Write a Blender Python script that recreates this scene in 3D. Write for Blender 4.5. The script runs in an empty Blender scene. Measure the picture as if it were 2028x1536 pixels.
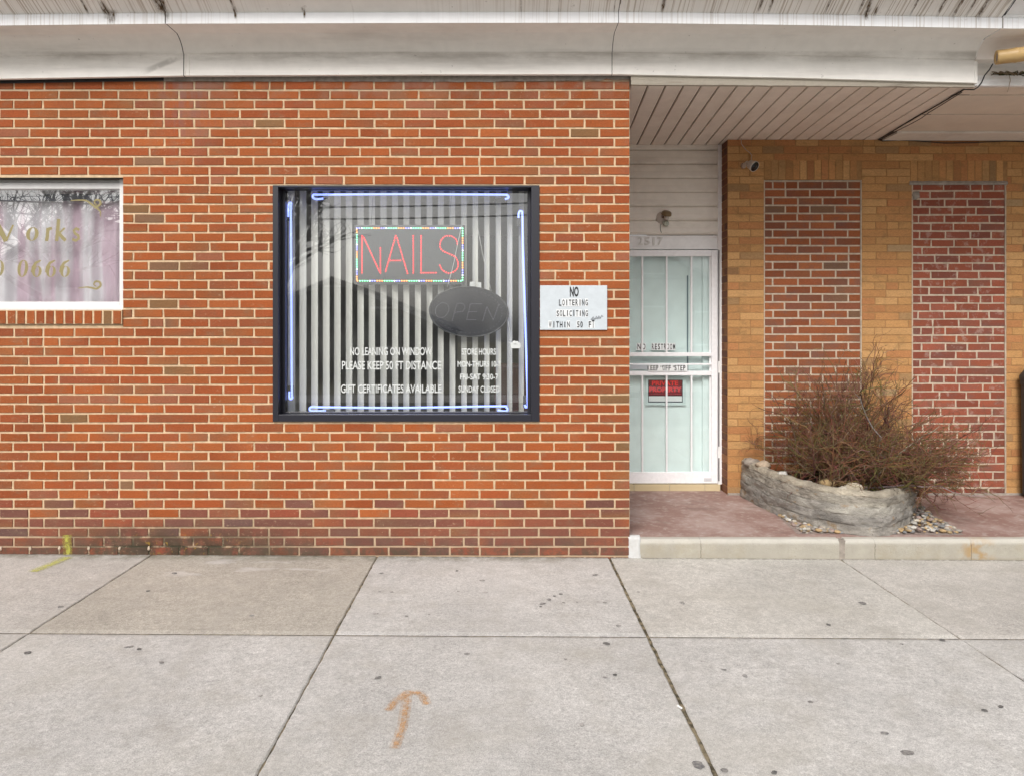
import bpy, math, random
from mathutils import Vector, Matrix, noise as mnoise
R = math.radians
rng = random.Random(11)
sc = bpy.context.scene
C = sc.collection

# ------------------------------------------------------------------ camera, world, sun, exposure
DIST, FPX, EYE = 5.0, 1425.0, 1.551       # metres to the brick front, focal length in photo pixels, eye height
cd = bpy.data.cameras.new('camera'); cam = bpy.data.objects.new('camera', cd); C.objects.link(cam)
cam.location = (0, -DIST, EYE); cam.rotation_euler = (R(90), 0, 0)
cd.sensor_fit = 'HORIZONTAL'; cd.sensor_width = 36.0; cd.lens = 36.0 * FPX / 2028.0
cd.shift_x = 0.0123; cd.shift_y = -0.0533; cd.clip_start = 0.05; cd.clip_end = 500
sc.camera = cam

SUN_EL, SUN_AZ = R(42), R(196)            # soft sun high behind the photographer
w = bpy.data.worlds.new('World'); sc.world = w; w.use_nodes = True
wn, wl = w.node_tree.nodes, w.node_tree.links
wn.clear()
sky = wn.new('ShaderNodeTexSky'); sky.sky_type = 'NISHITA'; sky.sun_disc = False
sky.sun_elevation = SUN_EL; sky.sun_rotation = SUN_AZ; sky.dust_density = 5.0; sky.air_density = 1.0
hs = wn.new('ShaderNodeHueSaturation'); hs.inputs['Saturation'].default_value = 0.22
bg = wn.new('ShaderNodeBackground'); bg.inputs['Strength'].default_value = 0.12
wo = wn.new('ShaderNodeOutputWorld')
wl.new(sky.outputs[0], hs.inputs['Color']); wl.new(hs.outputs[0], bg.inputs[0]); wl.new(bg.outputs[0], wo.inputs[0])
sl = bpy.data.lights.new('sun', 'SUN'); sl.energy = 2.1; sl.angle = R(24); sl.color = (1.0, 0.965, 0.92)
so = bpy.data.objects.new('sun', sl); C.objects.link(so)
sd = Vector((math.sin(SUN_AZ) * math.cos(SUN_EL), math.cos(SUN_AZ) * math.cos(SUN_EL), math.sin(SUN_EL)))
so.rotation_euler = sd.to_track_quat('Z', 'Y').to_euler(); so.location = sd * 30
vs = sc.view_settings
vs.view_transform = 'Standard'; vs.look = 'None'; vs.gamma = 1.0; vs.exposure = 0.22; vs.use_curve_mapping = False
sc.cycles.max_bounces = 10; sc.cycles.diffuse_bounces = 5; sc.cycles.transparent_max_bounces = 16

# ------------------------------------------------------------------ measuring helpers
def px_x(px, d=DIST): return (px - 989.0) * d / FPX
def px_z(py, d=DIST): return EYE - (py - 660.0) * d / FPX
def pt(px, py, d): return Vector((px_x(px, d), d - DIST, px_z(py, d)))
def ground(x): return -0.006 * x          # the pavement falls slightly to the right
def floor_pt(px, py, z):                  # the point of a level plane of height z seen there
    d = (EYE - z) * FPX / (py - 660.0); return Vector((px_x(px, d), d - DIST, z))

# ------------------------------------------------------------------ mesh helpers
class MB:
    def __init__(s): s.v = []; s.f = []; s.m = []; s.c = []
    def face(s, pts, m=0, c=(1, 1, 1)):
        n = len(s.v); s.v += [Vector(p) for p in pts]; s.f.append(tuple(range(n, n + len(pts)))); s.m.append(m); s.c.append(c)
    def grid(s, rows, m=0, c=(1, 1, 1), close=False, flip=False):
        n = len(s.v); k = len(rows[0])
        for r in rows: s.v += [Vector(p) for p in r]
        for i in range(len(rows) - 1):
            for j in range(k if close else k - 1):
                a, b = n + i * k + j, n + i * k + (j + 1) % k
                q = (a, b, b + k, a + k)
                s.f.append(q[::-1] if flip else q); s.m.append(m)
                if callable(c):
                    cc = [c(i, j), c(i, (j + 1) % k), c(i + 1, (j + 1) % k), c(i + 1, j)]; s.c.append(cc[::-1] if flip else cc)
                else: s.c.append(c)
    def box(s, x0, x1, y0, y1, z0, z1, m=0, c=(1, 1, 1), T=None):
        p = [Vector(q) for q in ((x0,y0,z0),(x1,y0,z0),(x1,y1,z0),(x0,y1,z0),(x0,y0,z1),(x1,y0,z1),(x1,y1,z1),(x0,y1,z1))]
        if T is not None: p = [T @ q for q in p]
        n = len(s.v); s.v += p
        for q in ((0,3,2,1),(4,5,6,7),(0,1,5,4),(1,2,6,5),(2,3,7,6),(3,0,4,7)):
            s.f.append(tuple(n + i for i in q)); s.m.append(m); s.c.append(c)
    def tube(s, pts, r, sides=8, m=0, c=(1, 1, 1), cap=True):
        pts = [Vector(p) for p in pts]; k = len(pts)
        rs = r if isinstance(r, (list, tuple)) else [r] * k
        n0 = len(s.v); up = None
        for i in range(k):
            t = (pts[min(i + 1, k - 1)] - pts[max(i - 1, 0)])
            if t.length < 1e-9: t = Vector((0, 0, 1))
            t.normalize()
            if up is None:
                up = Vector((0, 0, 1)) if abs(t.z) < 0.9 else Vector((1, 0, 0))
            a = (up - t * up.dot(t))
            if a.length < 1e-6: a = t.orthogonal()
            a.normalize(); up = a; b = t.cross(a)
            for j in range(sides):
                g = 2 * math.pi * j / sides
                s.v.append(pts[i] + (a * math.cos(g) + b * math.sin(g)) * rs[i])
        for i in range(k - 1):
            for j in range(sides):
                p, q = n0 + i * sides + j, n0 + i * sides + (j + 1) % sides
                s.f.append((p, q, q + sides, p + sides)); s.m.append(m); s.c.append(c)
        if cap:
            s.f.append(tuple(n0 + j for j in range(sides))[::-1]); s.m.append(m); s.c.append(c)
            s.f.append(tuple(n0 + (k - 1) * sides + j for j in range(sides))); s.m.append(m); s.c.append(c)
    def lathe(s, prof, T, seg=24, m=0, c=(1, 1, 1)):     # prof: (radius, height) round local z, then T
        rows = [[T @ Vector((r * math.cos(2*math.pi*j/seg), r * math.sin(2*math.pi*j/seg), h)) for j in range(seg)] for r, h in prof]
        s.grid(rows, m, c, close=True)
    def blob(s, p, r, sq=(1, 1, 1), rough=0.25, m=0, c=(1, 1, 1), seed=0, n=6, k=9, T=None):
        rows = []
        for i in range(n + 1):
            a = math.pi * i / n; row = []
            for j in range(k):
                b = 2 * math.pi * j / k
                d = Vector((math.sin(a) * math.cos(b), math.sin(a) * math.sin(b), -math.cos(a)))
                q = d * r * (1 + rough * mnoise.noise(d * 1.6 + Vector((seed * 3.1, seed * 1.7, 0))))
                q = Vector((q.x * sq[0], q.y * sq[1], q.z * sq[2]))
                if T is not None: q = T @ q
                row.append(Vector(p) + q)
            rows.append(row)
        s.grid(rows, m, c, close=True)

def crom(P_, n=8):
    out = []
    for i in range(len(P_) - 1):
        p0, p1, p2, p3 = [Vector(P_[max(0, min(len(P_) - 1, q))]) for q in (i - 1, i, i + 1, i + 2)]
        for j in range(n):
            t = j / n; out.append(0.5 * ((2 * p1) + (p2 - p0) * t + (2 * p0 - 5 * p1 + 4 * p2 - p3) * t * t + (3 * p1 - p0 - 3 * p2 + p3) * t ** 3))
    out.append(Vector(P_[-1])); return out
WL = {}
def thing(name, loc, label=None, cat=None, group=None, parent=None):
    o = bpy.data.objects.new(name, None); C.objects.link(o); o.empty_display_size = 0.1
    base = WL[parent.name] if parent else Vector((0, 0, 0))
    o.location = Vector(loc) - base; WL[o.name] = Vector(loc)
    if parent: o.parent = parent
    tag(o, label, cat, group); return o
def tag(o, label=None, cat=None, group=None, kind=None):
    if label: o['label'] = label
    if cat: o['category'] = cat
    if group: o['group'] = group
    if kind: o['kind'] = kind
    return o
def build(mb, name, mats, parent=None, smooth=False, bevel=0.0, label=None, cat=None, group=None, kind=None, fix=False):
    if not isinstance(mats, (list, tuple)): mats = [mats]
    me = bpy.data.meshes.new(name)
    if parent is not None: org = WL[parent.name]; 
    else:
        xs = [v.x for v in mb.v]; ys = [v.y for v in mb.v]; zs = [v.z for v in mb.v]
        org = Vector(((min(xs)+max(xs))/2, (min(ys)+max(ys))/2, min(zs)))
    me.from_pydata([tuple(v - org) for v in mb.v], [], mb.f)
    for m_ in mats: me.materials.append(m_)
    me.polygons.foreach_set('material_index', mb.m)
    at = me.color_attributes.new('tint', 'FLOAT_COLOR', 'CORNER')
    buf = []
    for f, c in zip(mb.f, mb.c):
        if isinstance(c, list):
            for q in c: buf += [q[0], q[1], q[2], 1.0]
        else: buf += [c[0], c[1], c[2], 1.0] * len(f)
    at.data.foreach_set('color', buf)
    if smooth: me.polygons.foreach_set('use_smooth', [True] * len(mb.f))
    me.update(); me.validate()
    o = bpy.data.objects.new(name, me); C.objects.link(o)
    if parent is not None: o.parent = parent; WL[o.name] = org.copy()
    else: o.location = org; WL[o.name] = org.copy()
    if bevel:
        b = o.modifiers.new('bevel', 'BEVEL'); b.width = bevel; b.segments = 2; b.limit_method = 'ANGLE'; b.angle_limit = R(40)
    return tag(o, label, cat, group, kind)

# ------------------------------------------------------------------ material helpers
class G:
    def __init__(s, name):
        s.mat = bpy.data.materials.new(name); s.mat.use_nodes = True
        s.t = s.mat.node_tree; s.t.nodes.clear()
        s.out = s.t.nodes.new('ShaderNodeOutputMaterial')
    def n(s, typ, **kw):
        nd = s.t.nodes.new(typ)
        for k, v in kw.items(): setattr(nd, k, v)
        return nd
    def put(s, sock, v):
        if isinstance(v, bpy.types.NodeSocket): s.t.links.new(v, sock)
        elif v is not None:
            if isinstance(v, tuple) and len(v) == 3 and sock.type == 'RGBA': v = (*v, 1.0)
            sock.default_value = v
    def pos(s, scale=(1, 1, 1), loc=(0, 0, 0)):
        g = s.n('ShaderNodeNewGeometry'); m = s.n('ShaderNodeMapping')
        s.t.links.new(g.outputs['Position'], m.inputs[0]); m.inputs['Scale'].default_value = scale; m.inputs['Location'].default_value = loc
        return m.outputs[0]
    def xyz(s):
        g = s.n('ShaderNodeNewGeometry'); q = s.n('ShaderNodeSeparateXYZ'); s.t.links.new(g.outputs['Position'], q.inputs[0]); return q.outputs
    def noise(s, scale, detail=3.0, vec=None, rough=0.55, dist=0.0):
        nd = s.n('ShaderNodeTexNoise'); s.put(nd.inputs['Vector'], vec if vec is not None else s.pos())
        nd.inputs['Scale'].default_value = scale; nd.inputs['Detail'].default_value = detail
        nd.inputs['Roughness'].default_value = rough; nd.inputs['Distortion'].default_value = dist
        return nd.outputs['Fac']
    def vor(s, scale, vec=None, feature='F1', rnd=1.0):
        nd = s.n('ShaderNodeTexVoronoi', feature=feature); s.put(nd.inputs['Vector'], vec if vec is not None else s.pos())
        nd.inputs['Scale'].default_value = scale; nd.inputs['Randomness'].default_value = rnd
        return nd.outputs['Distance']
    def math(s, op, a, b=None, clamp=False):
        nd = s.n('ShaderNodeMath', operation=op, use_clamp=clamp); s.put(nd.inputs[0], a); s.put(nd.inputs[1], b); return nd.outputs[0]
    def mr(s, v, a, b, c=0.0, d=1.0, smooth=True):
        nd = s.n('ShaderNodeMapRange', interpolation_type='SMOOTHSTEP' if smooth else 'LINEAR')
        s.put(nd.inputs[0], v)
        for i, q in enumerate((a, b, c, d)): s.put(nd.inputs[i + 1], q)
        return nd.outputs[0]
    def mul(s, *a):
        r = a[0]
        for q in a[1:]: r = s.math('MULTIPLY', r, q)
        return r
    def band(s, v, a, b, soft): return s.mul(s.mr(v, a - soft, a + soft), s.mr(v, b - soft, b + soft, 1.0, 0.0))
    def mix(s, fac, a, b, blend='MIX'):
        nd = s.n('ShaderNodeMix', data_type='RGBA', blend_type=blend); nd.clamp_factor = True
        s.put(nd.inputs['Factor'], fac); s.put(nd.inputs[6], a); s.put(nd.inputs[7], b); return nd.outputs[2]
    def gain(s, col, v):                                         # col times a number socket
        nd = s.n('ShaderNodeVectorMath', operation='SCALE'); s.put(nd.inputs[0], col); s.put(nd.inputs['Scale'], v); return nd.outputs[0]
    def attr(s):
        nd = s.n('ShaderNodeAttribute', attribute_name='tint'); return nd.outputs['Color']
    def bump(s, h, strength=0.3, dist=0.01):
        nd = s.n('ShaderNodeBump'); s.put(nd.inputs['Height'], h); nd.inputs['Strength'].default_value = strength; nd.inputs['Distance'].default_value = dist
        return nd.outputs[0]
    def pbr(s, col, rough=0.7, normal=None, metal=0.0, spec=0.5, emit=None, estr=0.0, alpha=None):
        b = s.n('ShaderNodeBsdfPrincipled'); s.put(b.inputs['Base Color'], col); s.put(b.inputs['Roughness'], rough)
        b.inputs['Metallic'].default_value = metal; b.inputs['Specular IOR Level'].default_value = spec
        if normal is not None: s.put(b.inputs['Normal'], normal)
        if emit is not None: s.put(b.inputs['Emission Color'], emit); b.inputs['Emission Strength'].default_value = estr
        if alpha is not None: s.put(b.inputs['Alpha'], alpha)
        s.t.links.new(b.outputs[0], s.out.inputs[0]); return s.mat

def brick_mat(name, grime=(0.20, 0.14, 0.085), patch=0.55, extra=None, rough=0.88):
    g = G(name); c = g.attr()
    n1 = g.noise(70, 4, g.pos((1, 1, 2.2)))
    c = g.gain(c, g.mr(n1, 0.25, 0.75, 0.80, 1.18, False))
    n2 = g.noise(7.5, 5, g.pos((1, 1, 1.7), (3, 0, 1)), 0.65)
    c = g.mix(g.mr(n2, 0.50, 0.72, 0.0, patch), c, grime)
    n3 = g.noise(170, 2)
    c = g.mix(g.mr(n3, 0.66, 0.74, 0.0, 0.45), c, (0.09, 0.035, 0.025))
    if extra: c = extra(g, c)
    h = g.math('ADD', g.noise(220, 3), g.mul(g.noise(45, 3), 1.5))
    return g.pbr(c, rough, g.bump(h, 0.35, 0.004), spec=0.3)
def salon_dirt(g, c):
    x, y, z = g.xyz()
    # moss and soot along the foot of the wall
    m = g.mul(g.band(x, -3.0, -1.55, 0.5), g.mr(z, 0.02, 0.30, 1.0, 0.0), g.mr(g.noise(9, 6, None, 0.7), 0.36, 0.56))
    c = g.mix(g.mul(m, 0.92), c, (0.035, 0.034, 0.020))
    m = g.mul(g.mr(z, 0.02, 0.30, 1.0, 0.0), g.mr(g.noise(7, 6, None, 0.7), 0.34, 0.62))
    c = g.mix(g.mul(m, 0.55), c, (0.115, 0.072, 0.055))
    m = g.mul(g.band(x, -4.5, 0.9, 0.3), g.mr(z, 0.0, 0.14, 1.0, 0.0), g.mr(g.noise(14, 5, None, 0.7), 0.40, 0.62))
    c = g.mix(g.mul(m, 0.7), c, (0.075, 0.062, 0.038))
    m = g.mul(g.band(x, -2.6, -1.9, 0.25), g.band(z, 0.03, 0.16, 0.05), g.mr(g.noise(24, 3), 0.60, 0.68))
    c = g.mix(g.mul(m, 0.7), c, (0.32, 0.20, 0.03))
    # grey leak stain under the cornice joint
    m = g.mul(g.band(x, -2.36, -2.02, 0.14), g.mr(z, 2.55, 3.30), g.mr(g.noise(8, 4, g.pos((2.0, 1, 0.5))), 0.38, 0.62))
    c = g.mix(g.mul(m, 0.55), c, (0.20, 0.115, 0.105))
    # washed-out lime under the cornice
    m = g.mul(g.mr(z, 3.08, 3.33), g.mr(g.noise(6, 5), 0.42, 0.60), g.band(x, -2.4, 0.95, 0.1))
    c = g.mix(g.mul(m, 0.5), c, (0.27, 0.17, 0.125))
    # flecks of old paint and lime
    m = g.mul(g.mr(g.noise(38, 4, None, 0.6), 0.70, 0.74), g.mr(g.noise(1.6, 2), 0.50, 0.62))
    c = g.mix(g.mul(m, 0.75), c, (0.60, 0.47, 0.36))
    # mortar smeared over the faces in places
    m = g.mul(g.mr(g.noise(30, 6, g.pos((1, 1, 1.4), (2, 2, 2)), 0.72), 0.56, 0.68), g.mr(g.noise(1.3, 3, g.pos((1, 1, 1), (9, 0, 4))), 0.46, 0.62))
    c = g.mix(g.mul(m, 0.42), c, (0.50, 0.36, 0.23))
    # soot and rain-washed darker areas
    c = g.gain(c, g.mr(g.noise(0.9, 5, g.pos((1, 1, 1.6), (5, 1, 2)), 0.6), 0.32, 0.68, 0.84, 1.10, False))
    return c
def infill_dirt(g, c):
    x, y, z = g.xyz()
    m = g.mul(g.mr(g.noise(13, 5, None, 0.7), 0.54, 0.66), g.mr(x, 3.3, 3.6))
    c = g.mix(g.mul(m, 0.42), c, (0.42, 0.31, 0.26))
    return c
M_SALON = brick_mat('salon_brick', patch=0.36, extra=salon_dirt)
M_YELLOW = brick_mat('yellow_brick', grime=(0.21, 0.135, 0.06), patch=0.45)
M_INFILL = brick_mat('red_infill_brick', grime=(0.15, 0.09, 0.075), patch=0.5, extra=infill_dirt)
def mortar_mat(name, col, var=0.25, low=None):
    g = G(name)
    c = g.gain(col, g.mr(g.noise(25, 5), 0.25, 0.75, 1.0 - var, 1.0 + var * 0.5, False))
    if low: c = low(g, c)
    return g.pbr(c, 0.95, g.bump(g.noise(160, 3), 0.5, 0.004), spec=0.2)
def mortar_low(g, c):
    x, y, z = g.xyz()
    c = g.mix(g.mul(g.mr(z, 0.10, 0.42, 1.0, 0.0), 0.6), c, (0.36, 0.255, 0.18))
    m = g.mul(g.band(x, -3.0, -1.55, 0.5), g.mr(z, 0.05, 0.30, 1.0, 0.0), g.mr(g.noise(9, 6, None, 0.7), 0.33, 0.52))
    c = g.mix(m, c, (0.05, 0.046, 0.03))
    m = g.mul(g.mr(z, 3.1, 3.33), g.mr(g.noise(6, 5), 0.40, 0.6))
    return g.mix(g.mul(m, 0.4), c, (0.40, 0.36, 0.30))
M_MORTAR = mortar_mat('cream_mortar', (0.60, 0.445, 0.285), 0.3, mortar_low)
M_MORTAR_Y = mortar_mat('tan_mortar', (0.37, 0.205, 0.088), 0.3)
M_MORTAR_W = mortar_mat('pale_mortar', (0.53, 0.43, 0.33), 0.3)
M_CEMENT = mortar_mat('grey_cement', (0.33, 0.29, 0.25), 0.4)

def paint_mat(name, col, rough=0.5, dirt=0.25, dcol=(0.25, 0.22, 0.18), scale=3.0, bump=0.08, spec=0.4, stretch=(1, 1, 1)):
    g = G(name)
    c = g.gain(col, g.mr(g.noise(scale * 6, 4), 0.2, 0.8, 0.92, 1.06, False))
    c = g.mix(g.mr(g.noise(scale, 6, g.pos(stretch), 0.65), 0.48, 0.78, 0.0, dirt), c, dcol)
    return g.pbr(c, rough, g.bump(g.noise(60, 3), bump, 0.004), spec=spec)
def plain(name, col, rough=0.5, metal=0.0, spec=0.5): return G(name).pbr(col, rough, metal=metal, spec=spec)
def glow(name, col, s): return G(name).pbr(col, 0.5, emit=col, estr=s)
def tint_mat(name, rough=0.8, bumpscale=60.0, bumpd=0.003, var=0.25, spec=0.3):
    g = G(name); n = g.noise(bumpscale, 4)
    c = g.gain(g.attr(), g.mr(n, 0.2, 0.8, 1 - var, 1 + var, False))
    return g.pbr(c, rough, g.bump(n, 0.5, bumpd), spec=spec)
def glass_mat(name, tint=(0.94, 0.96, 0.96), refl=0.06, haze=0.0):
    g = G(name)
    tr = g.n('ShaderNodeBsdfTransparent'); tr.inputs[0].default_value = (*tint, 1)
    gl = g.n('ShaderNodeBsdfGlossy'); gl.inputs['Roughness'].default_value = 0.005; gl.inputs['Color'].default_value = (1, 1, 1, 1)
    lw = g.n('ShaderNodeLayerWeight'); lw.inputs['Blend'].default_value = 0.5
    f = g.math('ADD', g.mul(g.math('POWER', lw.outputs['Facing'], 3.0), 0.6), refl, True)
    mx = g.n('ShaderNodeMixShader'); g.put(mx.inputs[0], f)
    g.t.links.new(tr.outputs[0], mx.inputs[1]); g.t.links.new(gl.outputs[0], mx.inputs[2])
    last = mx.outputs[0]
    if haze:
        df = g.n('ShaderNodeBsdfDiffuse'); df.inputs[0].default_value = (0.6, 0.62, 0.6, 1)
        m2 = g.n('ShaderNodeMixShader'); g.put(m2.inputs[0], g.mr(g.noise(5, 4), 0.35, 0.7, haze * 0.4, haze))
        g.t.links.new(last, m2.inputs[1]); g.t.links.new(df.outputs[0], m2.inputs[2]); last = m2.outputs[0]
    g.t.links.new(last, g.out.inputs[0]); return g.mat

# ------------------------------------------------------------------ bricklaying
def cells(u0, u1, v0, v1, opens):
    us = sorted({u0, u1, *[q for o in opens for q in o[:2] if u0 < q < u1]})
    vs_ = sorted({v0, v1, *[q for o in opens for q in o[2:] if v0 < q < v1]})
    for a, b in zip(us, us[1:]):
        for c, d in zip(vs_, vs_[1:]):
            mu, mv = (a + b) / 2, (c + d) / 2
            if not any(o[0] < mu < o[1] and o[2] < mv < o[3] for o in opens): yield a, b, c, d
def one_brick(mb, M, a, b, c, d, col, proud=0.005, bev=0.003, jit=0.0011, m=0, alt=None):
    j = lambda: rng.uniform(-jit, jit)
    t = [rng.uniform(-0.0008, 0.0008) for _ in range(4)]
    back = [M(a + j(), c + j(), -0.004), M(b + j(), c + j(), -0.004), M(b + j(), d + j(), -0.004), M(a + j(), d + j(), -0.004)]
    fr = [M(a + bev + j(), c + bev + j(), proud + t[0]), M(b - bev + j(), c + bev + j(), proud + t[1]), M(b - bev + j(), d - bev + j(), proud + t[2]), M(a + bev + j(), d - bev + j(), proud + t[3])]
    n = len(mb.v); mb.v += back + fr
    # firing marks: one or both ends of a brick burnt towards another tone
    e = [col] * 4
    if alt:
        for ids, p_ in (((0, 3), 0.26), ((1, 2), 0.26), ((0, 1), 0.08)):
            if rng.random() < p_:
                f_ = rng.uniform(0.15, 0.62); al = rng.choice(alt)
                for i_ in ids: e[i_] = tuple(e[i_][q] * (1 - f_) + al[q] * f_ for q in range(3))
    for q in ((4, 5, 6, 7), (0, 1, 5, 4), (1, 2, 6, 5), (2, 3, 7, 6), (3, 0, 4, 7)):
        mb.f.append(tuple(n + i for i in q)); mb.m.append(m); mb.c.append([e[i % 4] for i in q])
def lay(mb, M, u0, u1, v0, v1, anchor, base, L, H, J, colfn, opens=(), merge=0.02, split=0.03, proud=0.005, jl=0.003, jit=0.0011, odd=None, alt=None):
    for a, b, c, d in cells(u0, u1, v0, v1, opens):
        mb.face([M(a, c, 0), M(b, c, 0), M(b, d, 0), M(a, d, 0)], 1)
    k = math.floor((v0 - base) / H)
    while base + k * H < v1:
        z0, z1 = max(base + k * H + J / 2, v0), min(base + (k + 1) * H - J / 2, v1)
        if z1 - z0 > 0.012:
            zm = (z0 + z1) / 2
            spans = [(u0, u1)]
            for o in opens:
                if o[2] < zm < o[3]:
                    ns = []
                    for s0, s1 in spans:
                        if o[1] <= s0 or o[0] >= s1: ns.append((s0, s1)); continue
                        if o[0] > s0: ns.append((s0, o[0]))
                        if o[1] < s1: ns.append((o[1], s1))
                    spans = ns
            off = anchor + (k % 2) * L / 2 + (odd(k) if odd else 0)
            for s0, s1 in spans:
                bs = [s0]; i = math.floor((s0 - off) / L)
                while off + i * L < s1:
                    q = off + i * L + rng.uniform(-jl, jl)
                    if q > s0 + 0.03 and q < s1 - 0.03:
                        if rng.random() > merge: bs.append(q)
                        if rng.random() < split and q + L / 2 < s1 - 0.03: bs.append(q + L / 2)
                    i += 1
                bs = sorted(bs) + [s1]
                for p, q in zip(bs, bs[1:]):
                    e0 = J / 2 if p > s0 + 1e-6 else 0.0; e1 = J / 2 if q < s1 - 1e-6 else 0.0
                    if q - p > 0.02: one_brick(mb, M, p + e0, q - e1, z0, z1, colfn(p, z0, k), proud, jit=jit, alt=alt)
        k += 1
def pick(table, v=0.09):
    t = rng.random() * sum(a for a, _ in table)
    for a, col in table:
        t -= a
        if t <= 0: break
    f = 1 + rng.uniform(-v, v); return tuple(q * f for q in col)
SAL = [(34, (0.300, 0.077, 0.0205)), (28, (0.277, 0.067, 0.0200)), (20, (0.318, 0.088, 0.0250)), (12, (0.258, 0.068, 0.0250)), (1.0, (0.20, 0.104, 0.044)), (0.6, (0.185, 0.096, 0.052)), (2, (0.280, 0.096, 0.048))]
SALLOW = [(30, (0.185, 0.064, 0.042)), (25, (0.215, 0.068, 0.038)), (18, (0.160, 0.066, 0.048)), (10, (0.25, 0.066, 0.035)), (4, (0.135, 0.068, 0.058))]
ALT_S = [(0.20, 0.100, 0.045), (0.18, 0.090, 0.052), (0.37, 0.105, 0.030), (0.24, 0.075, 0.042), (0.25, 0.118, 0.045)]
ALT_R = [(0.13, 0.085, 0.065), (0.30, 0.09, 0.04), (0.17, 0.06, 0.045)]
def col_salon(u, z, k):
    t = min(1.0, max(0.0, (z - 0.26) / 0.14))
    return pick(SAL) if rng.random() < t else pick(SALLOW)
YEL = [(30, (0.47, 0.253, 0.098)), (26, (0.43, 0.213, 0.082)), (18, (0.50, 0.284, 0.118)), (12, (0.42, 0.190, 0.076)), (3, (0.34, 0.20, 0.092)), (3, (0.38, 0.25, 0.13)), (1, (0.27, 0.146, 0.066))]
def col_yellow(u, z, k): return pick(YEL, 0.07)
RED = [(30, (0.268, 0.084, 0.032)), (25, (0.238, 0.072, 0.030)), (18, (0.295, 0.097, 0.037)), (10, (0.205, 0.071, 0.037)), (3, (0.18, 0.097, 0.056))]
def col_red(u, z, k): return pick(RED, 0.14)
RED2 = [(30, (0.262, 0.073, 0.040)), (25, (0.235, 0.064, 0.037)), (18, (0.29, 0.085, 0.050)), (10, (0.21, 0.067, 0.045))]
def col_red2(u, z, k): return pick(RED2, 0.14)

# ------------------------------------------------------------------ writing
def text_polys(body, bold=0.0):
    cu = bpy.data.curves.new('t', 'FONT'); cu.body = body; cu.offset = bold; cu.resolution_u = 3; cu.fill_mode = 'FRONT'
    ob = bpy.data.objects.new('t', cu); C.objects.link(ob)
    bpy.context.view_layer.update()
    me = bpy.data.meshes.new_from_object(ob.evaluated_get(bpy.context.evaluated_depsgraph_get()))
    vs_ = [v.co.copy() for v in me.vertices]; fs = [tuple(p.vertices) for p in me.polygons]
    bpy.data.objects.remove(ob); bpy.data.curves.remove(cu); bpy.data.meshes.remove(me)
    return vs_, fs
def write(mb, body, x0, x1, z0, z1, y, bold=0.0, m=0, c=(1, 1, 1), slant=0.0, thick=0.0):
    vs_, fs = text_polys(body, bold)
    ax = min(v.x for v in vs_); bx = max(v.x for v in vs_); az = min(v.y for v in vs_); bz = max(v.y for v in vs_)
    P = [Vector((x0 + (v.x - ax) / (bx - ax) * (x1 - x0) + slant * (v.y - az) / (bz - az) * (z1 - z0), y, z0 + (v.y - az) / (bz - az) * (z1 - z0))) for v in vs_]
    n = len(mb.v); mb.v += P
    for f in fs: mb.f.append(tuple(n + i for i in f)); mb.m.append(m); mb.c.append(c)
    if thick:
        cnt = {}
        for f in fs:
            for i in range(len(f)):
                e = (f[i], f[(i + 1) % len(f)]); cnt[tuple(sorted(e))] = cnt.get(tuple(sorted(e)), 0) + 1
        for f in fs:
            for i in range(len(f)):
                a, b = f[i], f[(i + 1) % len(f)]
                if cnt[tuple(sorted((a, b)))] == 1:
                    mb.face([P[a], P[b], P[b] + Vector((0, thick, 0)), P[a] + Vector((0, thick, 0))], m, c)
def wpx(mb, body, x0, x1, yt, yb, d, **k): write(mb, body, px_x(x0, d), px_x(x1, d), px_z(yb, d), px_z(yt, d), d - DIST, **k)
mat_bold = True; rib_n = 0
def ribbon(mb, pts, w, y, m=0, c=(1, 1, 1)):                      # flat stroke in a wall plane; pts (x,z)
    global rib_n
    rib_n += 1; y -= 0.00012 * (rib_n % 9)
    k = len(pts); L_, R_ = [], []
    for i in range(k):
        a, b = pts[max(i - 1, 0)], pts[min(i + 1, k - 1)]
        t = Vector((b[0] - a[0], b[1] - a[1])); t.normalize(); n = Vector((-t.y, t.x))
        wi = (w[i] if isinstance(w, (list, tuple)) else w) * (1.35 if mat_bold else 1.0) / 2
        L_.append(Vector((pts[i][0] + n.x * wi, y, pts[i][1] + n.y * wi))); R_.append(Vector((pts[i][0] - n.x * wi, y, pts[i][1] - n.y * wi)))
    mb.grid([L_, R_], m, c)

# ------------------------------------------------------------------ shared materials
M_WHITE = paint_mat('white_painted_metal', (0.86, 0.855, 0.85), 0.4, 0.12, (0.45, 0.42, 0.38))
M_DOORWHITE = paint_mat('white_door_paint', (0.89, 0.885, 0.90), 0.38, 0.12, (0.50, 0.48, 0.45), scale=5)
M_CREAM = paint_mat('cream_siding_vinyl', (0.80, 0.75, 0.68), 0.5, 0.4, (0.36, 0.31, 0.25), scale=2.0, stretch=(1, 1, 3))
M_BLACKFRAME = plain('black_window_frame', (0.013, 0.013, 0.021), 0.4)
M_BLACK = plain('black_rubber_and_gaps', (0.012, 0.012, 0.012), 0.5)
M_GLASS = glass_mat('window_glass', (0.985, 0.99, 0.988), refl=0.065, haze=0.035)
M_GLASS_L = glass_mat('side_window_glass', (0.985, 0.99, 0.988), refl=0.16, haze=0.05)
M_GLASS_D = glass_mat('door_glass', (0.95, 0.98, 0.97), refl=0.05)
M_VINYLWHITE = plain('white_vinyl_lettering', (0.56, 0.58, 0.57), 0.5)
M_GOLD = plain('faded_gold_lettering', (0.25, 0.21, 0.09), 0.5)

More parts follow.
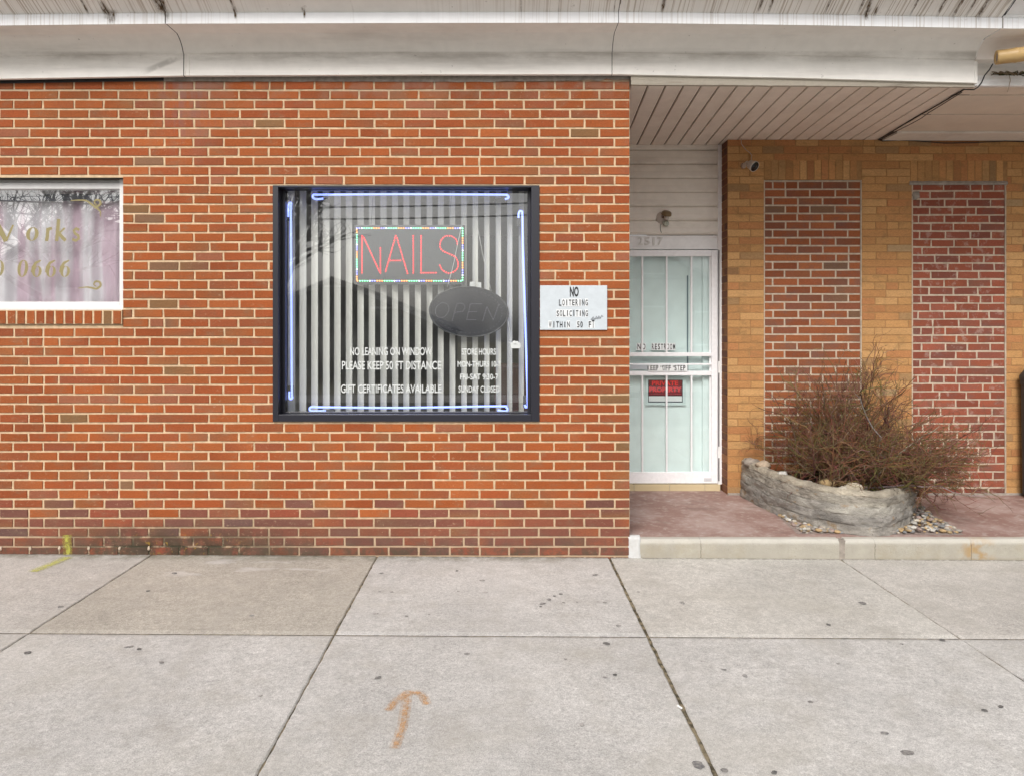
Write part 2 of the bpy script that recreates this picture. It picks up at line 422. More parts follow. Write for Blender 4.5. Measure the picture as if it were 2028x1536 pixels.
def fascia_mat():
    g = G('weathered_fascia_paint'); x, y, z = g.xyz()
    c = g.gain((0.84, 0.815, 0.77), g.mr(g.noise(12, 4), 0.2, 0.8, 0.94, 1.05, False))
    c = g.mix(g.mr(g.noise(1.3, 5, g.pos((0.5, 1, 6)), 0.6), 0.45, 0.75, 0.0, 0.42), c, (0.33, 0.30, 0.26))
    c = g.mix(g.mul(g.mr(z, 3.375, 3.465), g.mr(z, 3.47, 3.49, 1.0, 0.0), g.mr(g.noise(1.6, 6, g.pos((1, 1, 4)), 0.7), 0.30, 0.70), 0.62), c, (0.30, 0.27, 0.23))     # soot and painted-in shade under the cove
    # a grey smear beside the joint
    m = g.mul(g.band(x, -2.42, -2.19, 0.05), g.band(g.math('SUBTRACT', z, g.mul(g.math('ADD', x, 2.4), 0.42)), 3.345, 3.385, 0.012))
    c = g.mix(g.mul(m, 0.6, g.mr(g.noise(9, 4), 0.3, 0.55)), c, (0.30, 0.28, 0.25))
    c = g.mix(g.mul(g.mr(g.noise(30, 4), 0.70, 0.76), 0.4), c, (0.12, 0.10, 0.08))
    return g.pbr(c, 0.55, g.bump(g.noise(40, 3), 0.08, 0.004), spec=0.35)
M_FASCIA = fascia_mat()
def streak_mat(name, base, amount, rough=0.45):
    g = G(name); x, y, z = g.xyz()
    c = g.gain(base, g.mr(g.noise(9, 4), 0.2, 0.8, 0.93, 1.05, False))
    # rust and soot runs down the slope: narrow along x, long down the slope
    dens = g.mr(x, -0.9, 1.3, 0.0, 1.0)
    left = g.mr(x, -1.2, -2.6, 0.0, 1.0)
    dd = g.math('MAXIMUM', dens, left)
    n1 = g.noise(1.0, 2, g.pos((85, 0.8, 0.8)), 0.5); n2 = g.noise(1.0, 3, g.pos((24, 1.2, 1.2), (5, 0, 0)), 0.6)
    m = g.mul(g.mr(n1, 0.52, 0.66), dd)
    c = g.mix(g.mul(m, 0.55 * amount), c, (0.30, 0.22, 0.14))
    m2 = g.mul(g.mr(n2, 0.635, 0.70), g.mr(g.noise(14, 4), 0.30, 0.55), g.mr(dd, 0.0, 1.0, 0.25, 1.0))
    c = g.mix(g.mul(m2, 0.8 * amount), c, (0.13, 0.083, 0.048))
    c = g.mix(g.mul(g.mr(g.noise(18, 5), 0.66, 0.74), 0.35 * amount), c, (0.16, 0.12, 0.07))
    return g.pbr(c, rough, spec=0.35)
M_STREAK = streak_mat('stained_cornice_paint', (0.84, 0.81, 0.77), 1.1)
M_TRIM = streak_mat('bright_trim_paint', (0.88, 0.885, 0.90), 0.55)
M_WOODGREY = paint_mat('weathered_grey_wood', (0.40, 0.36, 0.30), 0.85, 0.75, (0.15, 0.12, 0.09), scale=9, bump=0.6, spec=0.2, stretch=(0.25, 1, 4))
M_SOFFIT = paint_mat('beige_soffit_vinyl', (0.80, 0.715, 0.63), 0.5, 0.5, (0.54, 0.43, 0.35), scale=1.6, stretch=(1, 0.4, 1))

# ------------------------------------------------------------------ pavement
def concrete_mat(name, col, dark):
    g = G(name); x, y, z = g.xyz()
    c = g.mix(0.75, g.gain(col, 1.0), g.attr(), 'MULTIPLY')
    c = g.gain(c, g.mr(g.noise(1.1, 5, None, 0.6), 0.3, 0.7, 0.86, 1.10, False))
    c = g.gain(c, g.mr(g.noise(55, 5, None, 0.75), 0.3, 0.7, 0.74, 1.20, False))
    c = g.gain(c, g.mr(g.noise(14, 4, g.pos((1, 1, 1), (2, 8, 0)), 0.6), 0.3, 0.7, 0.90, 1.08, False))
    c = g.gain(c, g.mr(g.noise(210, 2, None, 0.6), 0.3, 0.7, 0.70, 1.22, False))
    c = g.mix(g.mr(g.noise(3.2, 6, g.pos((1, 1, 1), (7, 2, 0)), 0.7), 0.46, 0.70, 0.0, 0.48), c, dark)
    c = g.mix(g.mr(g.noise(0.8, 6, g.pos((1, 1.4, 1), (1, 3, 0)), 0.65), 0.50, 0.66, 0.0, 0.28), c, (0.40, 0.375, 0.325))
    c = g.mix(g.mr(g.noise(110, 3), 0.70, 0.75, 0.0, 0.5), c, (0.66, 0.63, 0.60))
    c = g.mix(g.mr(g.noise(95, 3, g.pos((1, 1, 1), (3, 9, 0))), 0.71, 0.76, 0.0, 0.6), c, (0.12, 0.10, 0.085))
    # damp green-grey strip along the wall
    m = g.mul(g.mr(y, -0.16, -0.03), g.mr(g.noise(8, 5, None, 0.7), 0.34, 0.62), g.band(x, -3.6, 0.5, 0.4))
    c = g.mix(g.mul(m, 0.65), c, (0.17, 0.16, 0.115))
    m = g.mul(g.mr(y, -0.035, -0.008), g.mr(g.noise(30, 5, None, 0.7), 0.30, 0.60)); c = g.mix(g.mul(m, 0.75), c, (0.13, 0.115, 0.085))  # dirt line at the wall foot, also painted as a contact shadow
    # white lime washes on the second slab
    m = g.mul(g.band(x, -2.15, -1.15, 0.15), g.band(y, -0.42, -0.08, 0.08), g.mr(g.noise(3.6, 4, g.pos((0.7, 2.4, 1))), 0.54, 0.64))
    c = g.mix(g.mul(m, 0.55), c, (0.56, 0.54, 0.53))
    h = g.math('ADD', g.noise(150, 4, None, 0.7), g.mul(g.noise(20, 3), 0.7))
    return g.pbr(c, 0.92, g.bump(h, 0.35, 0.006), spec=0.25)
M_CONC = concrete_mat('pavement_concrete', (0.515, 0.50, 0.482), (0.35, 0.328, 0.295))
g = G('joint_dirt'); M_JOINT = g.pbr(g.mix(g.mr(g.noise(22, 5), 0.4, 0.6), (0.075, 0.065, 0.045), (0.24, 0.20, 0.135)), 0.95, g.bump(g.noise(120, 3), 0.6, 0.01), spec=0.1)
g = G('gum_black'); M_GUM = g.pbr(g.mix(1.0, g.mix(g.mr(g.noise(60, 3), 0.35, 0.65), (0.095, 0.092, 0.092), (0.19, 0.18, 0.17)), g.attr(), 'MULTIPLY'), 0.85, spec=0.2)
mb = MB()
XJ = [-8.24, -6.63, -5.02, px_x(0, 5) - 0.0, -2.418, -0.849, 0.765, 2.37, 3.98, 5.59, 7.2, 8.8]
XJ[3] = -4.02
YJ = [0.25, -1.298, -2.62, -3.86]
TINT = {}
for i in range(len(XJ) - 1):
    for j in range(len(YJ) - 1):
        a, b = XJ[i], XJ[i + 1]; hi, lo = YJ[j], YJ[j + 1]
        wj = 0.0042 if XJ[i] != 0.765 else 0.0088; wk = 0.0042 if XJ[i + 1] != 0.765 else 0.0088
        a2, b2, lo2, hi2 = a + wj, b - wk, lo + 0.004, hi - 0.004
        t = 1 + rng.uniform(-0.05, 0.05); tint = (t, t, t)
        if i == 4 and j == 0: tint = (0.77, 0.72, 0.625)
        if i == 3 and j == 0: tint = (0.90, 0.88, 0.85)
        if i == 6 and j == 0: tint = (1.0, 0.985, 0.94)
        if i == 7 and j == 0: tint = (0.95, 0.92, 0.88)
        # top with a rounded rim; edges wander a little
        n = 44; e = 0.006
        jx = [0.0045 * mnoise.noise(Vector((q * 0.45, i, j))) + rng.uniform(-0.0012, 0.0012) for q in range(n + 1)]; kx = [0.0045 * mnoise.noise(Vector((q * 0.45, i + 0.5, j + 9))) + rng.uniform(-0.0012, 0.0012) for q in range(n + 1)]
        rows = []
        for q in range(n + 1):
            y = lo2 + (hi2 - lo2) * q / n
            row = []
            for (xx, dz) in ((a2 + jx[q], -0.02), (a2 + jx[q], -0.005), (a2 + jx[q] + e, 0.0), (b2 - kx[q] - e, 0.0), (b2 - kx[q], -0.005), (b2 - kx[q], -0.02)):
                zz = dz - (0.006 if q in (0, n) and dz == 0 else 0)
                row.append((xx, y, ground(xx) + zz))
            rows.append(row)
        mb.grid(rows, 0, tint)
mb.face([(-8.2, -3.86, ground(-8.2) - 0.008), (8.8, -3.86, ground(8.8) - 0.008), (8.8, 0.2, ground(8.8) - 0.008), (-8.2, 0.2, ground(-8.2) - 0.008)], 1)
# flattened chewing gum
for (a, b, s) in ((755,1135,13),(905,1130,12),(955,1149,14),(752,1171,10),(776,1172,12),(908,1171,12),(961,1173,13),(743,1215,15),(925,1295,16),(1075,1195,13),(1087,1187,14),(1098,1180,12),(1110,1176,10),(1071,1201,8),(1179,1138,14),(1198,1193,11),(1225,1239,14),(1201,1274,17),(748,1342,17),(926,1295,14),(1218,1336,16),(1198,1341,13),(1152,1435,16),(1264,1172,11),(1350,1192,11),(1352,1195,10),(1708,1194,22),(1641,1237,14),(1866,1267,15),(1392,1309,14),(1434,1326,10),(1475,1338,12),(1660,1314,10),(1786,1275,10),(1752,1452,19),(1798,1491,24),(1382,1514,28),(1435,1525,24),(1533,1530,14),(1950,1407,17),(1982,1399,13),(120,1201,18),(345,1135,16),(293,1170,12),(498,1219,14),(260,1280,12),(250,1281,12),(275,1285,14),(55,1292,22),(320,1311,12),(515,1378,12),(1185,1192,8),(1143,1192,9),(1116,1193,9),(805,1220,10),(850,1216,8),(1605,1390,12),(1120,1305,9)):
    p = floor_pt(a, b, 0.0); p = floor_pt(a, b, ground(p.x))
    r = s * rng.uniform(0.30, 0.42) * (p.y + DIST) / FPX; pts = []; gc = rng.uniform(0.9, 2.3)
    a0 = rng.uniform(0, 6); el = rng.uniform(0.8, 1.5)
    for q in range(12):
        an = q * math.pi / 6; rr = r * (1 + rng.uniform(-0.22, 0.22))
        u, v = math.cos(an) * rr * el, math.sin(an) * rr
        pts.append((p.x + u * math.cos(a0) - v * math.sin(a0), p.y + u * math.sin(a0) + v * math.cos(a0), ground(p.x) + 0.0025))
    mb.face(pts, 2, (gc, gc, gc))
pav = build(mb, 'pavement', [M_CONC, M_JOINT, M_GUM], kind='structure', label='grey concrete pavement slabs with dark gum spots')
def stain_mat(name, col, cover, top=0.7):
    g = G(name)
    a = g.mul(g.mr(g.noise(38, 6, None, 0.75), cover - 0.16, cover + 0.20, 0.0, top), g.attr())
    return g.pbr(g.gain(col, g.mr(g.noise(80, 4), 0.2, 0.8, 0.75, 1.15, False)), 0.9, spec=0.2, alpha=a)
def ground_stroke(pts, wpx_, name, mat, lift=0.004, fade=0.5):
    mb = MB(); P = []
    for a, b in pts:
        p = floor_pt(a, b, 0.0); P.append(floor_pt(a, b, ground(p.x)))
    dens = []
    for i in range(len(P) - 1):
        for q in range(6): dens.append(P[i].lerp(P[i + 1], q / 6))
    dens.append(P[-1]); k = len(dens)
    for s_ in range(4):                                           # four lanes, thin paint at the outer two
        rows = []
        for e in (s_, s_ + 1):
            row = []
            for i in range(k):
                t = (dens[min(i + 1, k - 1)] - dens[max(i - 1, 0)]).normalized(); nrm = Vector((-t.y, t.x, 0))
                ww = wpx_ * (dens[i].y + DIST) / FPX
                q = dens[i] + nrm * ww * (e / 4 - 0.5); row.append((q.x, q.y, ground(q.x) + lift))
            rows.append(row)
        mb.grid(rows, 0, (1, 1, 1) if s_ in (1, 2) else (fade, fade, fade))
    return mb
M_ARROW = stain_mat('faded_orange_paint', (0.60, 0.335, 0.14), 0.44, 0.60)
M_YELLOWPAINT = stain_mat('yellow_spray_paint', (0.56, 0.56, 0.15), 0.42, 0.75)
arrow = MB()
for pts, ww in ((((768, 1408), (784, 1388), (806, 1372), (826, 1371), (838, 1380), (846, 1396)), 20), (((806, 1376), (803, 1405), (797, 1440), (781, 1484)), 22)):
    q = ground_stroke(pts, ww, '', None, 0.004 if ww == 20 else 0.0052)
    n = len(arrow.v); arrow.v += q.v; arrow.f += [tuple(n + i for i in f) for f in q.f]; arrow.m += q.m; arrow.c += q.c
build(arrow, 'painted_arrow', M_ARROW, pav)
build(ground_stroke(((134, 1103), (112, 1113), (90, 1122), (66, 1132)), 26, '', None), 'paint_mark', M_YELLOWPAINT, pav)

# road, far kerb and far side of the street (behind the photographer, seen in the window reflections)
g = G('asphalt'); M_ASPH = g.pbr(g.gain((0.19, 0.187, 0.18), g.mr(g.noise(30, 5), 0.2, 0.8, 0.8, 1.25, False)), 0.9, g.bump(g.noise(200, 2), 0.5, 0.01))  # asphalt colour lightened so the road bounces more light upwards
mb = MB(); mb.box(-60, 60, -11.0, -3.99, -0.4, -0.15); build(mb, 'road', M_ASPH, kind='structure', label='light grey asphalt street in front of the pavement')
mb = MB(); mb.box(-60, 60, -3.985, -3.865, -0.4, -0.012); build(mb, 'kerb', M_CONC, kind='structure', label='concrete kerb along the pavement')
mb = MB(); mb.box(-60, 60, -13.0, -11.01, -0.4, 0.0); build(mb, 'far_pavement', M_CONC, kind='structure', label='concrete pavement across the street')
g = G('winter_lawn'); M_LAWN = g.pbr(g.mix(g.noise(8, 5), (0.09, 0.09, 0.03), (0.17, 0.14, 0.07)), 0.95, g.bump(g.noise(60, 4), 0.6, 0.02))
mb = MB(); mb.face([(-150, -150, -0.42), (150, -150, -0.42), (150, -13.0, -0.42), (-150, -13.0, -0.42)]); mb.box(-60, 60, -40, -13.01, -0.42, 0.02)
build(mb, 'lawn', M_LAWN, kind='structure', label='winter lawn across the street')
mb = MB(); mb.face([(-150, -13.0, -0.43), (150, -13.0, -0.43), (150, 150, -0.43), (-150, 150, -0.43)]); build(mb, 'ground', M_LAWN, kind='structure', label='ground under and behind the buildings')

# ------------------------------------------------------------------ the brick nail shop
salon = thing('brick_shop', (-1.3, 0, 0), 'orange red brick shop front with a black framed display window', 'building')
FRONT = lambda u, v, w_: Vector((u, 0.005 - w_, v))
XR = 0.905; ZT = 3.345
WX0, WX1, WZ0, WZ1 = px_x(541), px_x(1068), px_z(834), px_z(368)          # display window opening
LX0, LX1, LZ0, LZ1 = -4.62, px_x(243), px_z(643), px_z(352)                # side window opening
OP = [(WX0, WX1, WZ0, WZ1), (LX0, LX1, LZ0, LZ1)]
BL, BH, BJ = 0.2089, 0.0660, 0.0105
mb = MB()
lay(mb, FRONT, -6.4, XR, -0.06, ZT, XR, 0.005, BL, BH, BJ, col_salon, OP, merge=0.018, split=0.02, jl=0.0055, jit=0.0021, alt=ALT_S)
wall = build(mb, 'wall', [M_SALON, M_MORTAR], salon)
SIDE = lambda u, v, w_: Vector((XR - 0.005 + w_, u, v))
mb = MB()
lay(mb, SIDE, 0.0055, 1.66, 0.08, ZT, 0.1045, 0.005, BL, BH, BJ, col_salon)
build(mb, 'side_wall', [M_SALON, M_MORTAR], salon)
# cement smear along the top course and a dark gap further left
mb = MB(); k = 60; rows = [[], []]
for i in range(k + 1):
    x = px_x(322) + (px_x(1247) - px_x(322)) * i / k
    rows[0].append((x, -0.0035, 3.292 + 0.008 * (1 - i / k) + 0.006 * mnoise.noise(Vector((x * 9, 0, 0))) + 0.03 * max(0, (i - 40) / 20) * (0.6 + mnoise.noise(Vector((x * 25, 4, 0))))))
    rows[1].append((x, -0.0035, ZT))
mb.grid(rows); build(mb, 'mortar_band', M_CEMENT, salon)

# weep plugs along the second course
mb = MB()
for i, px in enumerate((2, 60, 118, 176, 237, 295)):
    x, z = px_x(px), px_z(1085)
    mb = MB(); mb.blob((x, -0.002, z), 0.012, (0.8, 0.35, 1.2), 0.5, 0, (1, 1, 1), i); build(mb, 'weep_plug', M_MORTAR_W, salon, smooth=True)
# yellow spray mark running up the brick
mb = MB(); M_YW = stain_mat('yellow_spray_on_brick', (0.45, 0.43, 0.09), 0.42, 0.8)
for s_ in range(4):
    xs = [px_x(125) + 0.062 * q / 4 for q in (s_, s_ + 1)]
    mb.grid([[(x + 0.004 * math.sin(z * 40), -0.0032, z) for z in [px_z(1103) + (px_z(1058) - px_z(1103)) * i / 8 for i in range(9)]] for x in xs], 0, (1, 1, 1) if s_ in (1, 2) else (0.5,) * 3, flip=True)
build(mb, 'paint_mark', M_YW, salon)

# upper wall over the cornice, roof slab and rooms behind the glass
mb = MB(); mb.box(-6.4, 3.26, 0.02, 0.30, 3.36, 5.6); mb.box(-6.4, XR - 0.02, 0.30, 7.0, 5.4, 5.6)
build(mb, 'upper_wall', M_FASCIA, salon)
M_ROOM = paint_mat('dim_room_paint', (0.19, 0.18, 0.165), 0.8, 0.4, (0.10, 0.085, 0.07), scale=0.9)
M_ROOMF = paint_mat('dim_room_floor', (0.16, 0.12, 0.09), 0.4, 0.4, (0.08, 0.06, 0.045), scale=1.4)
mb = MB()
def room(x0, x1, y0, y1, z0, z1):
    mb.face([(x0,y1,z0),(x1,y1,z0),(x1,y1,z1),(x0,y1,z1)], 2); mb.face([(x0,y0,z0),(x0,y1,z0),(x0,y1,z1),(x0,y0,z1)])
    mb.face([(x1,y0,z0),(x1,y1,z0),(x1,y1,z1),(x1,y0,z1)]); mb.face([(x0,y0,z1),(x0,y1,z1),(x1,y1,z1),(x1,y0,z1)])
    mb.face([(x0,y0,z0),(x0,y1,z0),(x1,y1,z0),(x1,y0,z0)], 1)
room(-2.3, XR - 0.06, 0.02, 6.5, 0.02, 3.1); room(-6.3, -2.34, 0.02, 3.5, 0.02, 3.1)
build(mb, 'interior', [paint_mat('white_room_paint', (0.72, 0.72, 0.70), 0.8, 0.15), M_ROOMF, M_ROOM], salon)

# display window: black box frame with a deep reveal, glass, white lettering
mb = MB(); f0, f1 = -0.012, 0.175
fx0, fx1, fz0, fz1 = px_x(552), px_x(1052), px_z(820), px_z(372)
mb.box(WX0, fx0, f0, f1, WZ0, WZ1); mb.box(fx1, WX1, f0, f1, WZ0, WZ1)
mb.box(fx0, fx1, f0 + 0.001, f1, WZ0, fz0); mb.box(fx0, fx1, f0 + 0.001, 0.105, fz1, WZ1)
b = 0.022
mb.box(fx0, fx0 + b, 0.075, 0.125, fz0, fz1); mb.box(fx1 - b, fx1, 0.075, 0.125, fz0, fz1)
mb.box(fx0 + b, fx1 - b, 0.076, 0.124, fz0, fz0 + 0.008); mb.box(fx0 + b, fx1 - b, 0.080, 0.104, fz1 - 0.004, fz1)
win = build(mb, 'display_window', M_BLACKFRAME, salon, bevel=0.003)
mb = MB(); mb.box(fx0 + 0.005, fx1 - 0.005, 0.095, 0.101, fz0 + 0.005, fz1 - 0.005); build(mb, 'pane', M_GLASS, win)
DG = DIST + 0.0925
for body, x0, x1, yt, yb, bold in (("NO LEANING ON WINDOW", 693, 855, 688, 704, 0.014), ("PLEASE KEEP 50 FT DISTANCE", 677, 873, 715, 732, 0.014), ("GIFT CERTIFICATES AVAILABLE", 675, 874, 761, 778, 0.014),
        ("STORE HOURS", 914, 982, 690, 703, 0.02), ("MON-THURS 10-7", 906, 992, 715, 727, 0.02), ("FRI-SAT 9:30-7", 911, 987, 740, 752, 0.02), ("SUNDAY CLOSED", 908, 989, 764, 777, 0.02)):
    mb = MB(); wpx(mb, body, x0, x1, yt, yb, DG, bold=bold); build(mb, 'lettering', M_VINYLWHITE, win)

# side window: white frame, brick sill on edge, gold lettering
mb = MB(); zs0 = px_z(614)
d = 5.10
mb.box(LX0, LX0 + 0.05, 0.055, 0.14, zs0, LZ1); mb.box(px_x(237, 5.06), LX1, 0.055, 0.14, zs0, LZ1)
mb.box(LX0 + 0.05, px_x(237, 5.06), 0.056, 0.139, zs0, px_z(598, 5.06)); mb.box(LX0 + 0.05, px_x(237, 5.06), 0.066, 0.139, px_z(374, 5.06), px_z(362, 5.06))
mb.box(LX0, LX1 + 0.002, 0.035, 0.055, zs0, px_z(608, 5.04))
mb.box(LX0 + 0.05, px_x(237, 5.06), 0.08, 0.139, px_z(362, 5.06), LZ1 - 0.002)
lwin = build(mb, 'window', paint_mat('window_white', (0.70, 0.695, 0.69), 0.45, 0.25, (0.45, 0.42, 0.38), scale=6), salon, bevel=0.003)
mb = MB(); mb.box(LX0 + 0.04, px_x(238, 5.1), 0.095, 0.101, px_z(600, 5.09), px_z(372, 5.09)); build(mb, 'pane', M_GLASS_L, lwin)
mb = MB(); mb.box(LX0, LX1, 0.02, 0.16, LZ1 - 0.003, LZ1 + 0.02); build(mb, 'lintel', plain('rusty_steel', (0.07, 0.055, 0.045), 0.8), lwin)
mb = MB(); x = LX1 - 0.004; SILL = lambda u, v, w_: Vector((u, -0.012 - w_, v))
mb.box(LX0, LX1, -0.012, 0.15, LZ0 + 0.003, zs0 - 0.002, 1)
while x - 0.055 > LX0:
    one_brick(mb, SILL, x - 0.056, x, LZ0 + 0.004, zs0 - 0.006, pick(SAL), 0.004); x -= 0.0665
build(mb, 'sill', [M_SALON, M_MORTAR], lwin)
def serif_zero(mb, cx, cz, rx, rz, y, slant=0.10, inner=0.40):
    n = 28; o, i_ = [], []
    for q in range(n + 1):
        a = 2 * math.pi * q / n; u, v = math.cos(a), math.sin(a)
        o.append((cx + rx * u + slant * rz * v, y, cz + rz * v)); i_.append((cx + rx * inner * u + slant * rz * v, y, cz + rz * 0.90 * v))
    mb.grid([o, i_], flip=True)
DL = DIST + 0.0925; yl = 0.0925; sx = DL / FPX
def LP(a, b): return (px_x(a, DL), px_z(b, DL))
mb = MB()
serif_zero(mb, px_x(64, DL), px_z(464, DL), 12.5 * sx, 13.5 * sx, yl)                                            # o
ribbon(mb, [LP(92, 478), LP(94, 466), LP(95, 452)], 5 * sx, yl); ribbon(mb, [LP(94, 460), LP(97, 454), LP(103, 452)], [3 * sx, 5 * sx, 4 * sx], yl)  # r
ribbon(mb, [LP(112, 478), LP(114, 460), LP(116, 434)], 5 * sx, yl); ribbon(mb, [LP(115, 464), LP(122, 458), LP(128, 452)], 3 * sx, yl); ribbon(mb, [LP(117, 463), LP(124, 471), LP(130, 477)], 5 * sx, yl)  # k
ribbon(mb, [LP(157, 456), LP(151, 453), LP(146, 457), LP(149, 463), LP(155, 467), LP(156, 473), LP(150, 477), LP(143, 474)], 4 * sx, yl)            # s
ribbon(mb, [LP(-4, 446), LP(3, 460), LP(12, 478)], 7 * sx, yl); ribbon(mb, [LP(12, 478), LP(20, 460), LP(26, 446)], 3 * sx, yl)
ribbon(mb, [LP(-20, 446), LP(-12, 462), LP(-6, 478)], 7 * sx, yl); ribbon(mb, [LP(-6, 478), LP(-1, 465), LP(3, 455)], 3 * sx, yl)                                                   # W
build(mb, 'lettering', M_GOLD, lwin)
mb = MB()
serif_zero(mb, px_x(-2, DL), px_z(532, DL), 10 * sx, 16 * sx, yl)
serif_zero(mb, px_x(45, DL), px_z(532, DL), 10.5 * sx, 17 * sx, yl)
for cx in (73, 101, 129):
    serif_zero(mb, px_x(cx, DL), px_z(538, DL), 9.5 * sx, 11 * sx, yl)
    ribbon(mb, [LP(cx - 8.5, 540), LP(cx - 7, 530), LP(cx - 2, 521), LP(cx + 8, 516)], [5 * sx, 5 * sx, 4 * sx, 2 * sx], yl - 0.0004)
build(mb, 'lettering', M_GOLD, lwin)
for pts in ([(140, 398), (155, 397), (170, 398), (180, 404), (190, 410), (199, 404), (196, 397), (189, 397), (187, 403), (192, 406)], [(155, 571), (170, 569), (180, 570), (191, 572), (199, 566), (197, 559), (189, 558), (186, 564), (191, 568)]):
    mb = MB(); dens = [LP(v.x, v.y) for v in crom([Vector(q) for q in pts], 6)]
    ribbon(mb, dens, [(1.2 + 2.0 * math.sin(math.pi * i / (len(dens) - 1))) * sx for i in range(len(dens))], yl)
    if pts[0][1] < 450: ribbon(mb, [LP(186, 410), LP(194, 414), LP(199, 420), LP(199, 430)], [2.5 * sx, 3 * sx, 2 * sx, 1 * sx], yl - 0.0004)
    build(mb, 'scroll_ornament', M_GOLD, lwin)

# ------------------------------------------------------------------ cornice over the shop
SAGL = [(-6.4, -0.06), (-3.47, -0.030), (-2.2, -0.008), (-0.6, 0.0), (0.8, 0.002), (2.0, -0.022), (3.3, -0.058), (6.0, -0.09)]
def sag(x, wgt):
    for (a, p), (b, q) in zip(SAGL, SAGL[1:]):
        if a <= x <= b:
            t = (x - a) / (b - a); return (p + (q - p) * t) * wgt
    return 0.0
def arc(p, q, bulge, n=8):
    out = []
    for i in range(n + 1):
        t = i / n; y = p[0] + (q[0] - p[0]) * t; z = p[1] + (q[1] - p[1]) * t
        nx, nz = -(q[1] - p[1]), (q[0] - p[0]); s_ = bulge * 4 * t * (1 - t); out.append((y + nx * s_, z + nz * s_))
    return out
LOWER = [(-0.030, 3.327), (-0.052, 3.329), (-0.050, 3.478), (-0.058, 3.481)]
COVE = arc((-0.058, 3.481), (-0.155, 3.572), -0.10) + [(-0.156, 3.5725), (-0.320, 3.570)]
TRIM = [(-0.318, 3.566), (-0.3245, 3.566), (-0.3245, 3.632), (-0.318, 3.640)]
UPPER = [(-0.318, 3.640), (-0.345, 3.652), (-0.42, 3.693), (-0.52, 3.750), (-0.53, 3.757), (-0.53, 4.35)]
def sweep(prof, x0, x1, n, wfn):
    rows = []
    for i in range(n + 1):
        x = x0 + (x1 - x0) * i / n
        rows.append([(x, y, z + sag(x, wfn(z))) for y, z in prof])
    m_ = MB(); m_.grid(rows, flip=True); return m_
wf = lambda z: 1.0 if z < 3.4 else (0.85 if z < 3.5 else 0.62)
# joints sit at x = -2.17 and 0.775, the end at 3.268
for x0, x1, n in ((-6.4, -2.174, 10), (-2.168, 0.7725, 12), (0.7765, 3.266, 12)):
    cor = build(sweep(LOWER + COVE, x0, x1, n, wf), 'cornice', M_FASCIA, salon, smooth=False)
    build(sweep(TRIM, x0, x1, n, wf), 'trim', M_TRIM, cor)
    build(sweep(UPPER, x0, x1, n, wf), 'stained_panel', M_STREAK, cor)
    # raised seam lips at the joint
    if x0 > -5:
        q = MB()
        for dx in ((0.004, 0.030) if x0 < 0 else (0.002,)):
            rows = [[(x0 + dx + e, y - 0.004 if 0 < e < 0.007 else y + 0.001, z + sag(x0, wf(z))) for y, z in LOWER + (COVE[:9] if dx < 0.01 else [])] for e in (0, 0.002, 0.006, 0.008)]
            q.grid(rows, flip=True)
        build(q, 'seam_lip', M_FASCIA, cor)
        q = MB(); rows = [[(x0 - 0.012 + e, y + 0.006, z + 0.004 + sag(x0, wf(z))) for y, z in LOWER + COVE + TRIM + UPPER] for e in (0, 0.02)]
        q.grid(rows, flip=True); build(q, 'joint_backing', M_BLACK, cor)
# end cap of the lower board
mb = MB(); mb.box(3.268, 3.290, -0.050, 0.25, 3.27, 3.425); build(mb, 'cornice_end', M_FASCIA, salon, bevel=0.002)
mb = MB(); rows = [[], []]
for i in range(13):
    x = -6.4 + (px_x(325) + 6.4) * i / 12; zb = 3.329 + sag(x, 1.0)
    rows[0].append((x, -0.006, zb - 0.017)); rows[1].append((x, -0.006, zb + 0.03))
mb.grid(rows); build(mb, 'gap_shadow', M_BLACK, salon)  # black strip painting the shadow of the gap under the fascia
# drip stains: thick soot runs over the trim at the joints, built as crusty grime on the panel
g = G('black_grime'); M_GRIME = g.pbr(g.mix(g.noise(60, 4), (0.055, 0.033, 0.018), (0.20, 0.135, 0.075)), 0.95, spec=0.1, alpha=g.mul(g.attr(), g.mr(g.noise(34, 6, g.pos((2.2, 0.8, 0.6)), 0.72), 0.34, 0.68)))
def surf(x, t):                                                   # point on the panel/trim profile, t metres up from the trim's lower edge
    prof = [(-0.3265, 3.566), (-0.3265, 3.634), (-0.347, 3.649), (-0.422, 3.690), (-0.522, 3.748)]
    for (a, b) in zip(prof, prof[1:]):
        L_ = math.hypot(b[0] - a[0], b[1] - a[1])
        if t <= L_ or b == prof[-1]:
            y = a[0] + (b[0] - a[0]) * t / L_; z = a[1] + (b[1] - a[1]) * t / L_
            return Vector((x, y - 0.002, z - 0.001 + sag(x, 0.62)))
        t -= L_
mb = MB()
